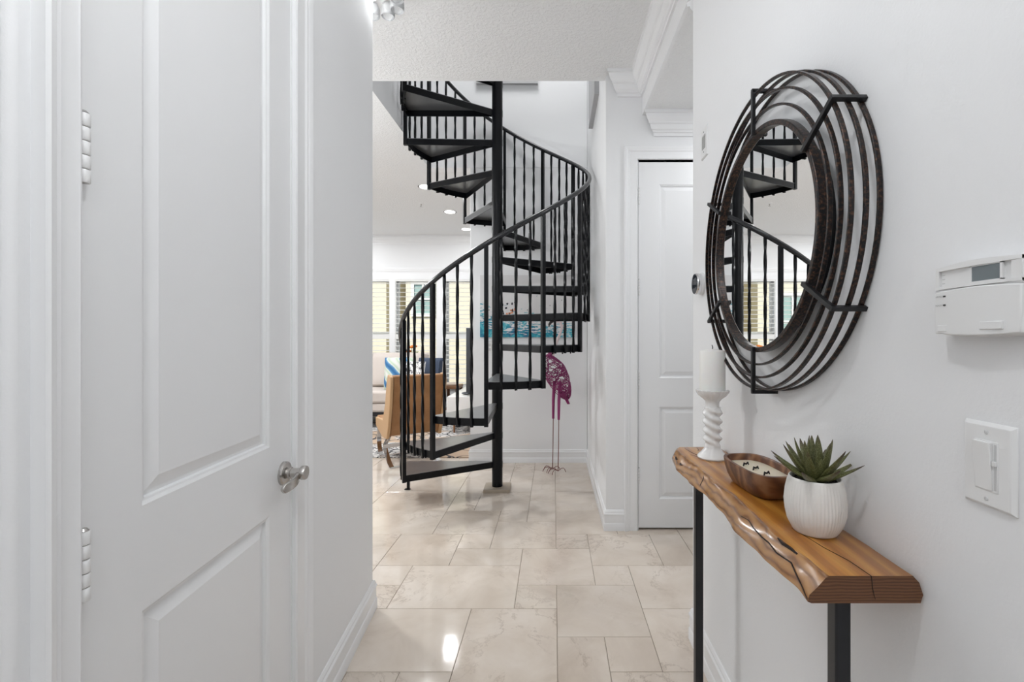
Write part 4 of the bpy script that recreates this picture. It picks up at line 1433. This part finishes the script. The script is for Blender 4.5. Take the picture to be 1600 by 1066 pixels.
# leather lounge chair, back towards the camera (local y = facing direction)
ac = empty('lounge_chair', (-1.483, 4.75, 0.0), math.radians(32), 'tan leather lounge chair on chrome flat-bar legs beside the stair', 'chair')
side = [(-0.30, 0.905), (-0.31, 0.84), (-0.27, 0.62), (-0.20, 0.42), (-0.14, 0.30), (-0.04, 0.285), (0.30, 0.34), (0.42, 0.37), (0.43, 0.43), (0.32, 0.43), (0.02, 0.385), (-0.06, 0.43), (-0.13, 0.60), (-0.20, 0.83), (-0.24, 0.91)]
M = Matrix(((0, 0, 1, 0), (1, 0, 0, 0), (0, 1, 0, 0), (0, 0, 0, 1)))
MB().prism(side, -0.25, 0.25, M).build('shell', 'tan_leather', ac, bevel=0.012, angle=50)
for sgn in (-1, 1):
    wing = [(-0.315, 0.895), (-0.325, 0.84), (-0.285, 0.60), (-0.215, 0.40), (-0.15, 0.275), (0.05, 0.265), (0.36, 0.33), (0.38, 0.42), (0.02, 0.44), (-0.09, 0.62), (-0.16, 0.85), (-0.21, 0.915)]
    MB().prism(wing, 0.245 * sgn, 0.275 * sgn, M).build('side_panel', 'leather_edge', ac, bevel=0.006, angle=50)
for sgn in (-1, 1):
    x = 0.235 * sgn
    pts = [(x, -0.08, 0.285), (x, 0.06, 0.20), (x, 0.10, 0.155), (x, 0.06, 0.11), (x, -0.08, 0.035), (x, -0.20, 0.0055)]
    b = MB()
    pts2 = spline(pts, 5)
    for p, q in zip(pts2[:-1], pts2[1:]):
        d = (q - p).normalized()
        n_ = Vector((0, -d.z, d.y)) * 0.005
        w_ = Vector((0.022, 0, 0))
        b.add([p - w_ - n_, p + w_ - n_, p + w_ + n_, p - w_ + n_, q - w_ - n_, q + w_ - n_, q + w_ + n_, q - w_ + n_], [(0, 3, 2, 1), (4, 5, 6, 7), (0, 1, 5, 4), (1, 2, 6, 5), (2, 3, 7, 6), (3, 0, 4, 7)])
    b.build('leg', 'chrome', ac)
    f2 = MB()
    pts = [(x, 0.36, 0.34), (x, 0.40, 0.20), (x, 0.36, 0.08), (x, 0.26, 0.0205)]
    pts2 = spline(pts, 5)
    for p, q in zip(pts2[:-1], pts2[1:]):
        d = (q - p).normalized()
        n_ = Vector((0, -d.z, d.y)) * 0.005
        w_ = Vector((0.022, 0, 0))
        f2.add([p - w_ - n_, p + w_ - n_, p + w_ + n_, p - w_ + n_, q - w_ - n_, q + w_ - n_, q + w_ + n_, q - w_ + n_], [(0, 3, 2, 1), (4, 5, 6, 7), (0, 1, 5, 4), (1, 2, 6, 5), (2, 3, 7, 6), (3, 0, 4, 7)])
    f2.build('leg', 'chrome', ac)
MB().box(-0.257, 0.257, -0.225, -0.175, 0.0005, 0.010).build('floor_bar', 'chrome', ac)
MB().box(-0.257, 0.257, 0.085, 0.105, 0.135, 0.175).build('cross_bar', 'chrome', ac)
MB().box(-0.257, 0.257, 0.24, 0.28, 0.0135, 0.0235).build('floor_bar', 'chrome', ac)


# sofa along the windows
def cushion(w, d, h, puff=0.5):
    n = 14
    vs, fs = [], []
    for side_ in (-1, 1):
        for j in range(n + 1):
            for i in range(n + 1):
                x, y = 2 * i / n - 1, 2 * j / n - 1
                e = (1 - abs(x) ** 5) * (1 - abs(y) ** 5)
                vs.append((x * w / 2 * (1 - 0.04 * (1 - e)), y * d / 2 * (1 - 0.04 * (1 - e)), side_ * h / 2 * max(0.0, e) ** puff))
    N1 = (n + 1) ** 2
    for s in (0, 1):
        for j in range(n):
            for i in range(n):
                a = s * N1 + j * (n + 1) + i
                f = (a, a + 1, a + n + 2, a + n + 1)
                fs.append(f if s else f[::-1])
    return MB().add(vs, fs)


so = empty('sofa', (-2.82, 6.86, 0), 0, 'cream fabric sofa below the shuttered windows', 'sofa')
MB().box(-1.12, 1.12, -0.52, 0.40, 0.235, 0.36).box(-1.12, 1.12, 0.24, 0.42, 0.235, 0.86).build('frame', 'sofa_fabric', so, bevel=0.03, seg=3)
MB().box(-1.08, 1.08, -0.49, 0.38, 0.175, 0.236).build('plinth', 'dark_base', so)
for (x, y) in ((-1.0, -0.44), (1.0, -0.44), (-1.0, 0.33), (1.0, 0.33)):
    MB().lathe([(0.018, RZ), (0.028, 0.18)], 16).build('leg', 'dark_base', so, (x, y, 0))
for sgn in (-1, 1):
    MB().box(-0.09, 0.09, -0.52, 0.40, 0.235, 0.515).build('arm', 'sofa_fabric', so, (1.03 * sgn, 0, 0), bevel=0.04, seg=3)
for k in range(2):
    x = -0.47 + 0.94 * k
    MB().box(-0.465, 0.465, -0.535, 0.20, 0.362, 0.53).build('seat_cushion', 'sofa_fabric', so, (x, 0, 0), bevel=0.035, seg=3)
    o = cushion(0.92, 0.56, 0.26, 0.35).build('back_cushion', 'sofa_fabric', so, (x, 0.13, 0.78))
    o.rotation_euler = (math.radians(78), 0, 0)


def pillow(x, y, z, w, h, mat, lab, rx, rz, t_=0.16):
    o = cushion(w, h, t_, 0.5).build('throw_pillow', mat, None, (x, y, z))
    o.rotation_euler = (math.radians(rx), 0, math.radians(rz))
    tag(o, lab, 'pillow', 'pillows on the sofa')


pillow(-2.20, 6.55, 0.765, 0.44, 0.48, 'striped_fabric', 'blue, white and green striped pillow on the sofa', 74, 12)
pillow(-1.95, 6.30, 0.740, 0.36, 0.44, 'scribble_fabric', 'white pillow with dark scribbles on the sofa', 72, -6, 0.13)
pillow(-1.78, 6.56, 0.765, 0.40, 0.46, 'navy_fabric', 'navy blue pillow at the sofa end', 78, -14, 0.15)

# flowers in a tall floor vase behind the sofa
fv = empty('floor_vase', (-2.33, 7.50, 0.0), 0, 'slim floor vase behind the sofa', 'vase')
MB().lathe([(0.05, 0.0), (0.07, 0.02), (0.085, 0.35), (0.05, 0.72), (0.035, 0.80), (0.04, 0.83), (0.034, 0.83), (0.03, 0.80)], 28).build('body', 'ceramic_gloss', fv)
ff = empty('orange_flowers', (-2.33, 7.50, 0.74), 0, 'orange flowers on green stems above the sofa back', 'flowers')
rn = random.Random(2)
for k in range(5):
    a = 2 * PI * k / 5
    tx, ty, tz = 0.055 * math.cos(a), 0.05 * math.sin(a), 0.30 + 0.09 * rn.random()
    MB().tube([(0.008 * math.cos(a), 0.008 * math.sin(a), 0.09), (tx * 0.5, ty * 0.5, tz * 0.6), (tx, ty, tz)], 0.004, 6).build('stem', 'stem_green', ff)
    fl2 = MB()
    for q in range(8):
        b_ = 2 * PI * q / 8
        fl2.ball((tx + 0.022 * math.cos(b_), ty + 0.022 * math.sin(b_), tz + 0.008 * (q % 2)), 0.02, 0.02, 0.014, 8, 6)
    fl2.ball((tx, ty, tz + 0.012), 0.018, n=8, m=6)
    fl2.build('flower', 'orange_petal', ff)
    MB().add([(tx * 0.5, ty * 0.5, tz * 0.6), (tx * 0.9 + 0.03, ty * 0.9, tz * 0.62), (tx * 1.4 + 0.04, ty * 1.4, tz * 0.8), (tx * 0.9, ty * 0.9 + 0.02, tz * 0.75)], [(0, 1, 2, 3)]).build('leaf', 'stem_green', ff)

# media console and television
mc = empty('media_console', (-1.12, 6.78, 0), 0, 'low white lacquered media console under the television', 'cabinet')
MB().box(-0.27, 0.27, -0.80, 0.80, 0.24, 0.50).build('body', 'white_lacquer', mc, bevel=0.004)
for k in range(3):
    MB().box(-0.282, -0.268, -0.79 + 0.53 * k, -0.79 + 0.52 * (k + 1), 0.255, 0.485).build('door', 'white_lacquer', mc)
for (x, y) in ((-0.2, -0.7), (0.2, -0.7), (-0.2, 0.7), (0.2, 0.7)):
    MB().lathe([(0.012, RZ), (0.02, 0.24)], 14).build('leg', 'brown_wood', mc, (x, y, 0))
tv = empty('television', (-1.12, 6.70, 0.5), 0, 'flat black television seen edge-on beside the window', 'television')
MB().box(-0.028, 0.028, -0.70, 0.70, 0.045, 0.90).build('screen_body', 'tv_black', tv, bevel=0.006)
for y in (-0.52, 0.52):
    f = MB().ball((-0.05, 0, 0.022), 0.075, 0.05, 0.020).build('foot', 'tv_black', tv, (0, y, 0))
    MB().box(-0.015, 0.015, -0.03, 0.03, 0.02, 0.06).build('bracket', 'chrome', f)
sd = empty('side_table', (-1.555, 7.05, 0), 0, 'small brown wooden side table near the window', 'table')
MB().box(-0.125, 0.125, -0.19, 0.19, 0.50, 0.545).build('top', 'brown_wood', sd, bevel=0.004)
for (x, y) in ((-1, -1), (1, -1), (-1, 1), (1, 1)):
    MB().box(-0.02, 0.02, -0.02, 0.02, RZ, 0.50).build('leg', 'brown_wood', sd, (0.10 * x, 0.155 * y, 0))
MB().box(-0.10, 0.10, -0.15, 0.15, 0.18, 0.20).build('shelf', 'brown_wood', sd)
o = MB().box(-0.09, 0.09, -0.10, 0.10, 0.0, 0.035).build('folded_throw', 'linen_fabric', None, (-1.555, 7.02, 0.5455), 0.15, bevel=0.012, seg=3)
tag(o, 'beige folded throw on the small side table', 'throw')
